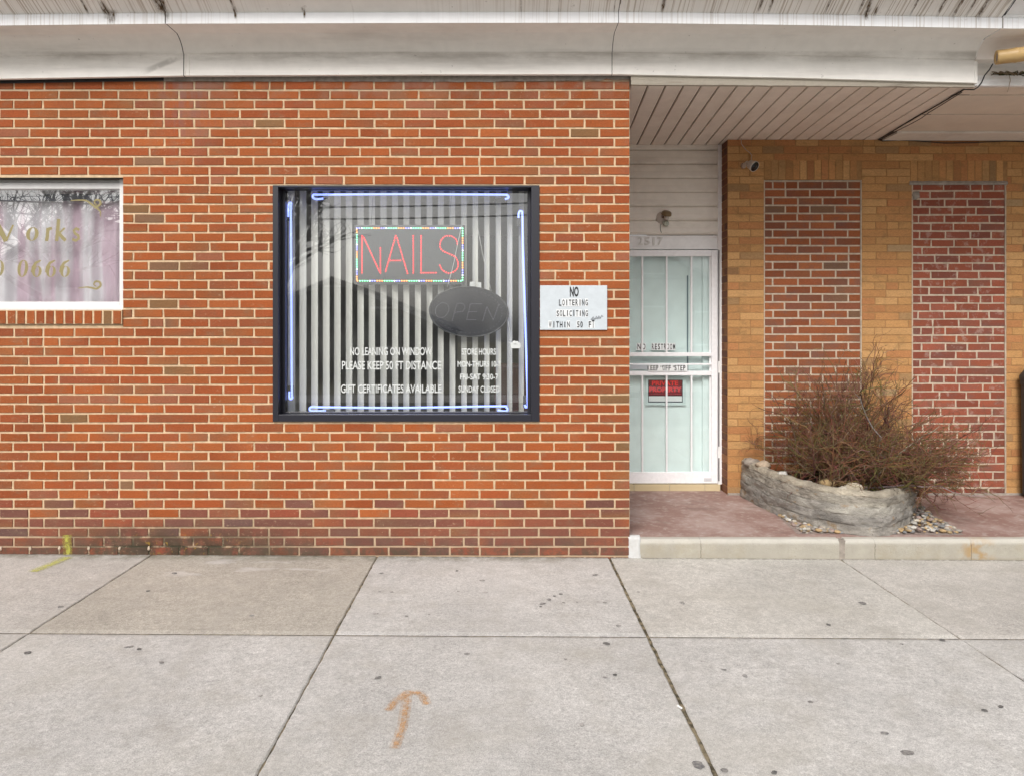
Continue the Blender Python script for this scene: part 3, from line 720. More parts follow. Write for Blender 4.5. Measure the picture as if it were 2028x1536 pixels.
for px, wd, t0, t1, lean in ((176, 0.020, 0.04, 0.30, 0.02), (222, 0.085, 0.00, 0.10, 0.0), (212, 0.045, 0.03, 0.16, 0.01), (330, 0.045, 0.0, 0.30, 0.04), (322, 0.06, 0.05, 0.20, 0.02), (467, 0.032, 0.02, 0.12, 0.0), (466, 0.020, 0.10, 0.30, 0.01), (603, 0.030, 0.03, 0.11, 0.0), (1697, 0.020, 0.055, 0.30, -0.03), (1715, 0.03, 0.03, 0.14, -0.02), (1711, 0.03, 0.06, 0.30, -0.03), (1730, 0.022, 0.06, 0.14, -0.02), (1800, 0.018, 0.06, 0.30, -0.02), (1853, 0.022, 0.05, 0.20, -0.02), (1886, 0.024, 0.05, 0.20, -0.02), (1911, 0.013, 0.06, 0.30, -0.02), (1935, 0.030, 0.05, 0.20, -0.02), (1632, 0.011, 0.06, 0.30, 0.0), (1225, 0.012, 0.06, 0.30, 0.0), (1310, 0.03, 0.062, 0.20, 0.0), (1500, 0.02, 0.062, 0.24, 0.0), (1520, 0.02, 0.062, 0.22, 0.0)):
    x = px_x(px, 4.68); mb = MB()
    rows = []
    for e, ccc in ((-0.5, 0), (-0.2, 1), (0.2, 1), (0.5, 0)):
        rows.append([surf(x + (wd * (0.5 + 0.7 * (t - t0) / (t1 - t0) if t1 < 0.13 else 1.0)) * e + lean * (t - t0), t) for t in [t0 + (t1 - t0) * i / 12 for i in range(13)]])
    def fade(i, j, lane=(0.0, 1.2, 1.2, 0.0)):
        f = min(1.0, j / 4) * (1.0 if t1 > 0.19 else min(1.0, (12 - j) / 4)); return (lane[i] * f,) * 3
    mb.grid(rows, 0, fade, flip=True)
    build(mb, 'grime_streak', M_GRIME, salon)

# ------------------------------------------------------------------ porch: painted floor, stone step
porch = thing('porch', (3.4, 0.7, 0), 'raised porch with dull red painted floor and pale stone step', 'porch')
g = G('worn_red_floor_paint'); c = g.mix(g.mr(g.noise(2.0, 6, None, 0.7), 0.36, 0.64), (0.27, 0.165, 0.14), (0.41, 0.31, 0.28)); x, y, z = g.xyz()
c = g.mix(g.mr(g.noise(16, 6, None, 0.7), 0.52, 0.66, 0.0, 0.6), c, (0.43, 0.37, 0.33)); c = g.mix(g.mr(g.noise(5, 5, g.pos((1, 1, 1), (4, 4, 0))), 0.56, 0.7, 0, 0.5), c, (0.19, 0.12, 0.10)); c = g.mix(g.mr(g.noise(40, 5, None, 0.7), 0.60, 0.68, 0, 0.5), c, (0.17, 0.12, 0.10))
c = g.mix(g.mr(y, 0.10, 0.02, 0.0, 0.45), c, (0.42, 0.36, 0.31))
M_PORCH = g.pbr(c, 0.75, g.bump(g.noise(50, 4), 0.25, 0.005), spec=0.3)
PZ = 0.119
mb = MB(); mb.box(XR, 7.2, 0.062, 1.9, -0.3, PZ); build(mb, 'floor_slab', M_PORCH, porch)
g = G('cast_stone_step'); c = g.gain(g.attr(), g.mr(g.noise(9, 5, None, 0.65), 0.25, 0.75, 0.82, 1.1, False))
c = g.mix(g.mr(g.noise(3.5, 6, g.pos((1, 1, 1), (1, 5, 2)), 0.7), 0.46, 0.68, 0, 0.65), c, (0.33, 0.29, 0.21)); c = g.mix(g.mr(g.noise(45, 5, None, 0.7), 0.60, 0.68, 0, 0.6), c, (0.22, 0.19, 0.14)); c = g.mix(g.mr(g.noise(1.7, 5, g.pos((1, 1, 1), (3, 3, 7)), 0.65), 0.44, 0.62, 0, 0.4), c, (0.35, 0.325, 0.28))
x, y, z = g.xyz(); c = g.mix(g.mul(g.band(x, 3.22, 3.42, 0.06), g.mr(g.noise(12, 4), 0.4, 0.6)), c, (0.36, 0.25, 0.13))
for xx in (1.40, 2.61, 3.28): c = g.mix(g.mul(g.band(g.math('ADD', x, g.mul(g.math('SUBTRACT', g.noise(25, 3), 0.5), 0.02)), xx - 0.0022, xx + 0.0022, 0.0012), 0.75), c, (0.12, 0.10, 0.07))
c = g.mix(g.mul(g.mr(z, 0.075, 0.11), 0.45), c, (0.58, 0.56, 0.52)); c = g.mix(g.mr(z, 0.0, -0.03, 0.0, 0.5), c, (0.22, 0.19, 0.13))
M_STEP = g.pbr(c, 0.85, g.bump(g.noise(55, 5, None, 0.7), 0.6, 0.008), spec=0.3)
for x0, x1, t in ((XR + 0.058, px_x(1662), 1.0), (px_x(1674), 4.6, 0.97), (4.612, 7.2, 1.0)):
    mb = MB(); n = max(4, int((x1 - x0) / 0.05)); rows = []
    for i in range(n + 1):
        x = x0 + (x1 - x0) * i / n; wob = 0.004 * mnoise.noise(Vector((x * 7, 2, 0))) + 0.0025 * mnoise.noise(Vector((x * 31, 5, 0)))
        rows.append([(x, 0.0 + wob, -0.1), (x, 0.0 + wob, 0.095), (x, 0.006 + wob, 0.111), (x, 0.018, 0.1205 + 0.3 * wob), (x, 0.0615, 0.1215 + 0.3 * wob), (x, 0.0618, -0.1)])
    mb.grid(rows, 0, (0.40 * t, 0.375 * t, 0.315 * t), flip=True)
    mb.face([rows[0][q] for q in range(6)], 0, (0.5, 0.47, 0.4)); mb.face([rows[-1][q] for q in range(5, -1, -1)], 0, (0.5, 0.47, 0.4))
    build(mb, 'step_stone', M_STEP, porch)
mb = MB(); mb.box(px_x(1661), px_x(1675), 0.004, 0.06, -0.1, 0.114); build(mb, 'step_joint', M_CEMENT, porch)
# lump of white filler at the wall end of the step
mb = MB(); rows = []
for i in range(9):
    x = px_x(1244) + (px_x(1269) - px_x(1244)) * i / 8; row = []
    for j in range(10):
        z = -0.03 + 0.168 * j / 9; e = mnoise.noise(Vector((x * 22, z * 22, 0)))
        row.append((x + (0.012 * e if i == 8 else 0), -0.008 - 0.004 * e if 0 < i < 8 else 0.006, z))
    row.append((x, 0.05, 0.1405)); rows.append(row)
mb.grid(rows, flip=True); build(mb, 'filler_patch', paint_mat('white_filler', (0.56, 0.565, 0.56), 0.9, 0.5, (0.38, 0.35, 0.31), scale=9, bump=0.5), porch, smooth=True)

# ------------------------------------------------------------------ yellow brick building with the entrance
yel = thing('yellow_brick_building', (3.6, 1.395, PZ), 'yellow brick building with two red bricked up panels and a white barred door', 'building')
DY = 6.395; YW = DY - DIST; YX = lambda px: px_x(px, DY); YZ = lambda py: px_z(py, DY)
YF = lambda u, v, w_: Vector((u, YW + 0.003 - w_, v))
X0 = YX(1441); SOF = 3.27
PA = (YX(1513), YX(1707), PZ, YZ(357)); PB = (YX(1806), YX(1993), PZ, YZ(362))
SA = (YX(1513), YX(1707), YZ(357), YZ(316)); SB = (YX(1803), YX(1995), YZ(362), YZ(317))
mb = MB()
lay(mb, YF, X0, 7.2, PZ, SOF, X0, PZ + 0.002, 0.2020, 0.0672, 0.0042, col_yellow, [PA, PB, SA, SB], merge=0.10, split=0.07, proud=0.0028, jl=0.012, jit=0.0008)
for S in (SA, SB):
    mb.face([YF(S[0], S[2], 0), YF(S[1], S[2], 0), YF(S[1], S[3], 0), YF(S[0], S[3], 0)], 1)
    x = S[0]
    while x + 0.05 < S[1]:
        one_brick(mb, YF, x + 0.002, min(x + 0.0615, S[1]), S[2] + 0.002, S[3] - 0.003, pick(YEL, 0.2), 0.003); x += 0.0637
# reveal of the door recess
REV = lambda u, v, w_: Vector((X0 + 0.003 - w_, u, v))
def col_dark(u, z, k): return pick([(3, (0.20, 0.085, 0.045)), (2, (0.26, 0.12, 0.055)), (2, (0.15, 0.07, 0.045))], 0.15)
lay(mb, REV, YW + 0.004, 1.66, PZ, SOF, YW, PZ + 0.002, 0.2020, 0.0672, 0.0042, col_dark, (), proud=0.0028)
ywall = build(mb, 'wall', [M_YELLOW, M_MORTAR_Y], yel)
def infill(P_, yo, colfn, odd, jl, jit, mats, L, H):
    mb = MB(); F_ = lambda u, v, w_: Vector((u, YW + yo - w_, v))
    lay(mb, F_, P_[0] + 0.010, P_[1] - 0.010, P_[2], P_[3], P_[0] + 0.08, PZ - 0.01, L, H, 0.0115, colfn, (), merge=0.04, split=0.06, proud=0.004, jl=jl, jit=jit, odd=odd, alt=ALT_R)
    for a, b in ((P_[0], P_[0] + 0.010), (P_[1] - 0.010, P_[1])):                      # caulked edges
        k = 60; rows = [[(a + (0.002 * mnoise.noise(Vector((i, a, 0)))), YW + yo - 0.009, P_[2] + (P_[3] - P_[2]) * i / k) for i in range(k + 1)], [(b + (0.002 * mnoise.noise(Vector((i, b, 3)))), YW + yo - 0.009, P_[2] + (P_[3] - P_[2]) * i / k) for i in range(k + 1)]]
        mb.grid(rows, 1, flip=True)
    mb.box(P_[0], P_[1], YW + yo + 0.002, YW + 0.3, P_[2], P_[3] - 0.001, 1)
    return build(mb, 'infill_panel', mats, yel)
infill(PA, 0.012, col_red, None, 0.006, 0.0012, [M_INFILL, M_MORTAR_W], 0.2245, 0.0716)['label'] = 'neat dark red brick infill with pale joints'
infill(PB, 0.010, col_red2, lambda k: rng.uniform(-0.03, 0.03), 0.018, 0.0032, [M_INFILL, M_MORTAR_W], 0.2130, 0.0712)['label'] = 'rough red brick infill with smeared joints'
mb = MB(); k = 30; rows = [[], [], []]
for i in range(k + 1):
    x = YX(1800) + (YX(1994) - YX(1800)) * i / k; e = 0.006 * mnoise.noise(Vector((x * 14, 1, 0)))
    rows[0].append((x, YW - 0.004, PB[3] - 0.022 - abs(e))); rows[1].append((x, YW - 0.016, PB[3] - 0.006 + e)); rows[2].append((x, YW - 0.0045, PB[3] + 0.012 + e))
mb.grid(rows, flip=True); build(mb, 'lintel', M_CEMENT, yel)
# pale cement blob on the rough infill
mb = MB(); mb.blob((YX(1814), YW - 0.002, YZ(387)), 0.034, (1, 0.25, 1.15), 0.5, 0, (1, 1, 1), 4, 8, 14); build(mb, 'cement_patch', M_CEMENT, yel, smooth=True)
# cement fillet at the foot
mb = MB(); mb.box(X0 - 0.005, 7.2, YW - 0.018, YW - 0.003, PZ - 0.01, PZ + 0.018); build(mb, 'cement_fillet', M_CEMENT, yel, bevel=0.006)
# building mass behind and over
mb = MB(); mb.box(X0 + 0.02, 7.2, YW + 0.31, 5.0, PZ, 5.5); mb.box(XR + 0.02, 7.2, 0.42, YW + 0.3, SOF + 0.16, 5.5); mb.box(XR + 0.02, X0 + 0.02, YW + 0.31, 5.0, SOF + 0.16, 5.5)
build(mb, 'rear_wall', M_ROOM, yel)

# entry ceiling: boards run back from the cornice, slightly askew
mb = MB(); nb = 19; sk = 0.064
edges = [XR + 0.001 + (3.276 - XR - 0.001) * i / nb for i in range(nb + 1)]
for a, b in zip(edges, edges[1:]):
    hcol = 1 + rng.uniform(-0.05, 0.05)
    prof = [(a + 0.006, 0.014), (a + 0.007, 0.002), (a + 0.011, 0.0), (b - 0.010, 0.0), (b - 0.004, 0.004), (b - 0.002, 0.014)]
    rows = [[(x - sk * (1.70 - y) * 0 + sk * (y + 0.02), y, SOF + dz) for x, dz in prof] for y in (-0.020, 0.8, 1.70)]
    mb.grid(rows, 0, (hcol,) * 3)
mb.box(XR + 0.001, 3.279, -0.012, 1.72, SOF + 0.013, SOF + 0.06, 1)
sof = build(mb, 'ceiling_boards', [M_SOFFIT, plain('ceiling_gap', (0.10, 0.075, 0.055), 0.8)], yel)
# second ceiling right of the cable: long panels parallel to the street
mb = MB(); ys = [0.03, 0.20, 0.665, 1.145, 1.20]
for a, b in zip(ys[:-1], ys[1:-1] + [1.145]):
    if b <= a: continue
    rows = [[(3.285 + sk * y, y, SOF + dz), (7.2, y, SOF + dz)] for y, dz in ((a + 0.008, 0.0135), (a + 0.009, 0.0), (b - 0.012, 0.0), (b - 0.006, 0.003), (b - 0.005, 0.0135))]
    mb.grid(rows, 0, flip=True)
mb.box(3.28, 7.2, 0.032, 1.39, SOF + 0.013, SOF + 0.055, 1); mb.box(3.27, 3.40, 0.032, 1.39, SOF + 0.002, SOF + 0.012, 1)
mb.box(3.40, 7.2, 1.147, YW - 0.006, SOF - 0.012, SOF + 0.0105, 2)
build(mb, 'ceiling_panels', [paint_mat('tan_ceiling_panel', (0.74, 0.655, 0.56), 0.5, 0.2, (0.5, 0.41, 0.32), scale=1.2), plain('ceiling_gap_dark', (0.10, 0.08, 0.06), 0.8), M_CREAM], yel)
# weathered board under the shop cornice
mb = MB(); rows = []
n = 40
for i in range(n + 1):
    x = XR + 0.002 + (3.272 - XR) * i / n; e = 0.003 * mnoise.noise(Vector((x * 18, 0, 7)))
    rows.append([(x, -0.022, SOF - 0.010 + e + 0.25 * sag(x, 1)), (x, -0.046, SOF - 0.009 + e + 0.3 * sag(x, 1)), (x, -0.048, SOF + 0.02 + e + 0.7 * sag(x, 1)), (x, -0.034, SOF + 0.026 + 0.7 * sag(x, 1)), (x, -0.034, 3.345 + sag(x, 1))])
mb.grid(rows, flip=True); build(mb, 'weathered_board', M_WOODGREY, yel)
# white fascia board of this building, ledge and back board over it
mb = MB(); mb.box(3.2915, 7.2, 0.004, 0.03, SOF - 0.002, SOF + 0.073); mb.box(3.296, 7.2, -0.004, 0.004, SOF - 0.002, SOF + 0.022); mb.box(3.296, 7.2, -0.001, 0.004, SOF + 0.045, SOF + 0.050)
build(mb, 'fascia_board', M_WHITE, yel, bevel=0.002)
mb = MB(); mb.box(3.291, 7.2, 0.031, 0.06, SOF + 0.04, 3.60)
build(mb, 'back_board', M_FASCIA, yel)
mb = sweep([(0.02, 3.481), (-0.052, 3.481)] + COVE, 3.274, 7.2, 8, lambda z: 0.85 if z < 3.5 else 0.62)
cor = build(mb, 'cornice', paint_mat('pinkish_cornice_paint', (0.82, 0.765, 0.71), 0.5, 0.4, (0.40, 0.34, 0.29), scale=2), yel)
build(sweep(TRIM, 3.274, 7.2, 8, lambda z: 0.62), 'trim', M_TRIM, cor)
build(sweep([(-0.318, 3.640), (-0.3245, 3.642), (-0.326, 3.655), (-0.345, 3.66), (-0.42, 3.700), (-0.53, 3.757), (-0.53, 4.35)], 3.274, 7.2, 8, lambda z: 0.62), 'upper_panel', M_WHITE, cor)
mb = MB(); mb.face([(3.262, y + 0.004, z + 0.003 + sag(3.266, 0.62)) for y, z in UPPER[:4]] + [(3.284, y + 0.004, z + 0.003 + sag(3.266, 0.62)) for y, z in UPPER[3::-1]]); build(mb, 'joint_backing', M_BLACK, cor)

# entrance: siding, header with the house number, jambs, tiled base
DD = 6.6; EX = lambda px: px_x(px, DD); EZ = lambda py: px_z(py, DD); YD = DD - DIST
mb = MB(); z = EZ(466); xl, xr = XR + 0.002, EX(1420)
while z < SOF:
    h = 0.129
    prof = [(-0.006, 0.0), (-0.017, 0.006), (-0.027, 0.022), (-0.026, 0.058), (-0.0235, 0.062), (-0.025, 0.067), (-0.0235, 0.121), (-0.012, 0.126), (-0.006, 0.129)]
    mb.grid([[(x, YD + y, min(z + q, SOF)) for y, q in prof] for x in (xl, xr)], flip=True)
    z += h
build(mb, 'siding', M_CREAM, yel)
mb = MB(); mb.box(xr, EX(1428), YD - 0.035, YD + 0.12, EZ(957), SOF - 0.001); mb.box(xl, EX(1222) - 0.003, YD - 0.03, YD + 0.12, EZ(957), EZ(495))
jamb = build(mb, 'door_jamb', M_WHITE, yel, bevel=0.003)
mb = MB(); mb.box(xl, xr, YD - 0.012, YD + 0.1, EZ(489), EZ(467)); mb.box(xl, xr, YD - 0.022, YD + 0.1, EZ(494.5), EZ(489) - 0.0005); mb.box(xl, xr, YD - 0.020, YD - 0.012, EZ(467) - 0.018, EZ(467) - 0.004)
head = build(mb, 'door_header', M_WHITE, yel, bevel=0.003)
mb = MB(); dn = DD - 0.024
for ch, a, b in (("2", 1263, 1273), ("5", 1276, 1287), ("1", 1293, 1297), ("7", 1302, 1313)): wpx(mb, ch, a, b, 470.5, 485.5, dn, bold=0.01, thick=0.012)
build(mb, 'house_number', paint_mat('number_paint', (0.70, 0.69, 0.66), 0.45, 0.2, (0.4, 0.37, 0.33), scale=20), head)
g = G('cream_tiles'); c = g.mix(g.noise(4, 4), (0.62, 0.52, 0.33), (0.50, 0.40, 0.24)); M_TILE = g.pbr(c, 0.35)
mb = MB(); x = xl
while x < EX(1424): mb.box(x, min(x + 0.322, EX(1424)) - 0.004, YD - 0.05, YD + 0.10, PZ - 0.005, EZ(956.5)); x += 0.322
mb.box(xl, EX(1424), YD - 0.043, YD + 0.1, PZ - 0.005, EZ(957.5), 1)
build(mb, 'tiled_threshold', [M_TILE, M_CEMENT], yel, bevel=0.002)

# white security door
mb = MB(); xa, xb = EX(1222), EX(1419); xi, xj = EX(1238), EX(1407); y0, y1 = YD - 0.035, YD + 0.0
mb.box(xa, xi, y0, y1, EZ(955), EZ(496.5)); mb.box(xj, xb, y0, y1, EZ(955), EZ(496.5))
for a, b in ((955, 933), (743, 734.5), (705.5, 698), (508.5, 496.5)): mb.box(xi, xj, y0 + 0.0015, y1 - 0.001, EZ(a), EZ(b))
door = build(mb, 'door', M_DOORWHITE, yel, bevel=0.003, label='white metal security door with vertical bars')
for px in (1271, 1319, 1368):
    for a, b in ((933, 743), (698, 508.5)):
        mb = MB(); mb.box(EX(px) - 0.0075, EX(px) + 0.0075, y0 + 0.004, y0 + 0.022, EZ(a) - 0.003, EZ(b) + 0.003); build(mb, 'bar', M_DOORWHITE, door, bevel=0.002)
mb = MB(); mb.box(xi - 0.003, xj + 0.003, y0 + 0.004, y0 + 0.022, EZ(722.5), EZ(719.5)); build(mb, 'bar', M_DOORWHITE, door, bevel=0.002)
t = 0.012                                             # inner glazing beads
for a, b in ((933, 743), (734.5, 705.5), (698, 508.5)):
    for q0, q1 in ((xj - t, xj - 0.001), (xi + 0.001, xi + t)): mb = MB(); mb.box(q0, q1, y0 + 0.026, y1 - 0.002, EZ(a), EZ(b)); build(mb, 'glazing_bead', M_DOORWHITE, door)
mb = MB(); mb.box(xi - 0.004, xj + 0.004, y1 - 0.006, y1 - 0.002, EZ(937), EZ(506)); build(mb, 'pane', M_GLASS_D, door)
for a, b in ((497, 715), (738, 882), (905, 950)):
    mb = MB(); mb.box(EX(1420.2), EX(1422.2), YD - 0.040, YD - 0.0345, EZ(b), EZ(a)); build(mb, 'hinge', plain('hinge_gap', (0.12, 0.11, 0.11), 0.6), door)
mb = MB(); mb.box(EX(1392), EX(1407), y0 - 0.0012, y0 - 0.0002, EZ(951), EZ(944.5)); build(mb, 'scuffed_label', paint_mat('scuffed_label', (0.60, 0.60, 0.62), 0.6, 0.6, (0.40, 0.40, 0.42), scale=30), door)
dl = DD - 0.012
mb = MB()
for wd, a, b in (("NO", 1261, 1279.5), ("RESTROOM", 1290, 1338)):
    st = (b - a) / len(wd)
    for i, ch_ in enumerate(wd):
        wpx(mb, ch_, a + st * i + st * 0.15, a + st * (i + 1) - st * 0.15, 681 + rng.uniform(-0.3, 0.3), 692.5 + rng.uniform(-0.3, 0.3), dl - 0.001, bold=0.02)
        x0, x1 = px_x(a + st * i, dl), px_x(a + st * (i + 1) - 0.3, dl); mb.face([(x0, YD - 0.0117, px_z(693.8, dl)), (x1, YD - 0.0117, px_z(693.8, dl)), (x1, YD - 0.0117, px_z(679.6, dl)), (x0, YD - 0.0117, px_z(679.6, dl))], 1)
M_INK = plain('black_letter_ink', (0.015, 0.015, 0.018), 0.5)
M_STICK = plain('clear_letter_sticker', (0.80, 0.82, 0.82), 0.4)
build(mb, 'lettering', [M_INK, M_STICK], door)
mb = MB()
for wd, a, b in (("KEEP", 1281.5, 1304.5), ("OFF", 1311.5, 1329), ("STEP", 1335, 1358)):
    st = (b - a) / len(wd)
    for i, ch_ in enumerate(wd): wpx(mb, ch_, a + st * i + st * 0.13, a + st * (i + 1) - st * 0.13, 723.2, 733.8, DD - 0.0455, bold=0.025)
for a in (1306, 1309, 1330.5, 1333): mb.box(EX(a), EX(a + 1.2), YD - 0.0455, YD - 0.0446, EZ(727), EZ(723.5))
mb.box(EX(1281), EX(1359), YD - 0.0445, YD - 0.036, EZ(734.5), EZ(722.5), 1)
mb.box(EX(1247), EX(1281) - 0.001, YD - 0.0445, YD - 0.036, EZ(731), EZ(722.8), 2)
build(mb, 'lettering', [M_INK, M_STICK, plain('grey_strip', (0.42, 0.45, 0.48), 0.5)], door)

# inner door behind the security door
M_PALE = paint_mat('pale_aqua_door_paint', (0.82, 0.875, 0.885), 0.42, 0.18, (0.66, 0.74, 0.74), scale=1.5, stretch=(1.5, 1, 0.5))
mb = MB(); yi = YD + 0.055
mb.box(EX(1228), EX(1393), yi, yi + 0.045, EZ(955), EZ(500))
mb.box(EX(1228), EX(1363), yi - 0.006, yi - 0.0005, EZ(738), EZ(545)); mb.box(EX(1363), EX(1366), yi - 0.004, yi - 0.0005, EZ(736), EZ(545), 1)  # thin grey-blue line beside the raised panel
mb.box(EX(1393), EX(1407), yi - 0.03, yi + 0.05, EZ(955), EZ(500))
mb.box(EX(1240), EX(1357), yi - 0.010, yi - 0.0065, EZ(552), EZ(548))
idoor = build(mb, 'inner_door', [M_PALE, plain('inner_door_blue_line', (0.16, 0.20, 0.24), 0.5)], yel, bevel=0.002, label='pale aqua inner door behind the bars')
mb = MB(); mb.box(EX(1330), EX(1361), yi - 0.009, yi - 0.0065, EZ(690), EZ(610)); mb.box(EX(1372), EX(1384), yi - 0.004, yi - 0.0005, EZ(690), EZ(610))
build(mb, 'door_panel', M_PALE, idoor, bevel=0.002)

# ------------------------------------------------------------------ things on the entrance wall
dsn = DD + 0.03; ysn = dsn - DIST
sg = thing('sign', (px_x(1318, dsn), ysn, px_z(801, dsn)), 'black and red PRIVATE PROPERTY sign taped inside the barred door', 'sign')
def pbx(mb, a, b, t, bt, d, th, m=0): mb.box(px_x(a, d), px_x(b, d), d - DIST, d - DIST + th, px_z(bt, d), px_z(t, d), m)
mb = MB(); pbx(mb, 1279, 1358, 748, 802, dsn, 0.003); pb = build(mb, 'border', plain('clear_sign_border', (0.68, 0.76, 0.77), 0.35), sg)
mb = MB(); pbx(mb, 1283.5, 1352, 752, 796.5, dsn - 0.0012, 0.001); build(mb, 'sign_board', plain('black_sign', (0.010, 0.018, 0.040), 0.4), sg)
mb = MB(); pbx(mb, 1285, 1350.5, 784, 794.5, dsn - 0.0025, 0.001); build(mb, 'blank_field', plain('sign_white', (0.80, 0.80, 0.82), 0.4), sg)
mb = MB(); pbx(mb, 1285, 1350.5, 752.8, 783, dsn - 0.0019, 0.0005); build(mb, 'red_field', plain('dark_red_field', (0.17, 0.004, 0.012), 0.45), sg)
mb = MB(); M_RED = plain('sign_red', (0.80, 0.016, 0.022), 0.4)
wpx(mb, "PRIVATE", 1291, 1343, 754, 763.5, dsn - 0.003, bold=0.035); wpx(mb, "PROPERTY", 1286, 1349.5, 766, 776.5, dsn - 0.003, bold=0.035)
build(mb, 'lettering', M_RED, sg)
mb = MB(); pbx(mb, 1286, 1349, 779, 780.3, dsn - 0.003, 0.0005); build(mb, 'rule', plain('rule_red', (0.40, 0.05, 0.06), 0.4), sg)

# bare bulb holder over the door
lp = pt(1311, 432, DD - 0.02)
lamp = thing('wall_lamp', (lp.x, YD - 0.016, lp.z - 0.06), 'rusty wall lamp with no bulb on the siding above the door', 'lamp')
TL = Matrix.Translation((lp.x, YD - 0.016, lp.z)) @ Matrix.Rotation(R(90), 4, 'X')
M_OLDW = paint_mat('aged_lamp_white', (0.50, 0.45, 0.40), 0.5, 0.5, (0.16, 0.12, 0.08), scale=18)
M_BRONZE = paint_mat('rusty_bronze', (0.20, 0.135, 0.065), 0.5, 0.5, (0.07, 0.04, 0.02), scale=18)
mb = MB(); mb.lathe([(0.0, 0.022), (0.030, 0.022), (0.052, 0.014), (0.060, 0.004), (0.061, 0.0)], TL, 28); build(mb, 'wall_plate', M_OLDW, lamp, smooth=True)
TH = Matrix.Translation((lp.x + 0.028, YD - 0.085, lp.z + 0.030)) @ Matrix.Rotation(R(8), 4, 'Y') @ Matrix.Rotation(R(28), 4, 'X')
mb = MB(); mb.lathe([(0.0, 0.018), (0.034, 0.018), (0.043, 0.010), (0.046, -0.012), (0.045, -0.014), (0.040, 0.006), (0.0, 0.012)], TH, 24); build(mb, 'lamp_hood', M_BRONZE, lamp, smooth=True)
TS = Matrix.Translation((lp.x + 0.026, YD - 0.085, lp.z)) @ Matrix.Rotation(R(22), 4, 'X')
mb = MB(); mb.lathe([(0.0, 0.022), (0.014, 0.022), (0.020, 0.014), (0.021, -0.022), (0.014, -0.030), (0.0, -0.030)], TS, 20); build(mb, 'socket', M_OLDW, lamp, smooth=True)
mb = MB(); mb.tube([(lp.x + 0.005, YD - 0.03, lp.z), (lp.x + 0.02, YD - 0.06, lp.z + 0.014), (lp.x + 0.027, YD - 0.085, lp.z + 0.02)], 0.010, 10); build(mb, 'lamp_arm', M_BRONZE, lamp, smooth=True)
TB = Matrix.Translation((lp.x + 0.027, YD - 0.055, lp.z - 0.056)) @ Matrix.Rotation(R(60), 4, 'X')
mb = MB(); mb.lathe([(0.0, 0.022), (0.012, 0.022), (0.0135, 0.012), (0.026, 0.010), (0.030, 0.002), (0.026, -0.012), (0.0, -0.014)], TB, 18); build(mb, 'sensor', paint_mat('pale_green_plastic', (0.46, 0.48, 0.40), 0.5, 0.5, (0.15, 0.15, 0.10), scale=20), lamp, smooth=True)
mb = MB(); mb.tube([(lp.x - 0.012, YD - 0.03, lp.z - 0.055), (lp.x - 0.018, YD - 0.034, lp.z - 0.085), (lp.x - 0.016, YD - 0.033, lp.z - 0.115), (lp.x - 0.006, YD - 0.03, lp.z - 0.138)], 0.0022, 6); build(mb, 'wire', M_BLACK, lamp, smooth=True)

# security camera
dc = 6.25; cp = pt(1490, 328, dc)
cam_t = thing('security_camera', (cp.x, YW - 0.003, cp.z), 'small white security camera with black face under the porch ceiling', 'camera')
M_CAMW = plain('camera_white', (0.52, 0.47, 0.42), 0.4)
axis = Vector((0.42, -0.70, -0.52)).normalized(); Tq = axis.to_track_quat('Z', 'Y').to_matrix().to_4x4()
Tc = Matrix.Translation(cp) @ Tq
mb = MB(); mb.lathe([(0.0, -0.045), (0.026, -0.043), (0.036, -0.032), (0.040, 0.0), (0.046, 0.012), (0.047, 0.030), (0.044, 0.034), (0.042, 0.030)], Tc, 26); cb = build(mb, 'camera_body', M_CAMW, cam_t, smooth=True)
mb = MB(); mb.lathe([(0.042, 0.0305), (0.020, 0.029), (0.018, 0.033), (0.0, 0.034)], Tc, 26); build(mb, 'lens', plain('black_lens', (0.006, 0.006, 0.007), 0.12), cam_t, smooth=True)
mb = MB(); mb.tube([cp - axis * 0.035, cp - axis * 0.06 + Vector((0, 0.02, 0.01)), (cp.x - 0.03, YW - 0.02, cp.z + 0.03), (cp.x - 0.03, YW - 0.001, cp.z + 0.03)], [0.012, 0.012, 0.018, 0.026], 12); build(mb, 'bracket', M_CAMW, cam_t, smooth=True)
def path(pts, d): return [pt(a, b, d) for a, b in pts]
mb = MB(); mb.tube(path([(1489, 321), (1488, 314), (1489, 308), (1485, 303), (1478, 298), (1473, 292), (1468, 285), (1468, 275)], 6.36), 0.0035, 6); build(mb, 'cable', plain('grey_cable', (0.42, 0.34, 0.28), 0.6), cam_t, smooth=True)

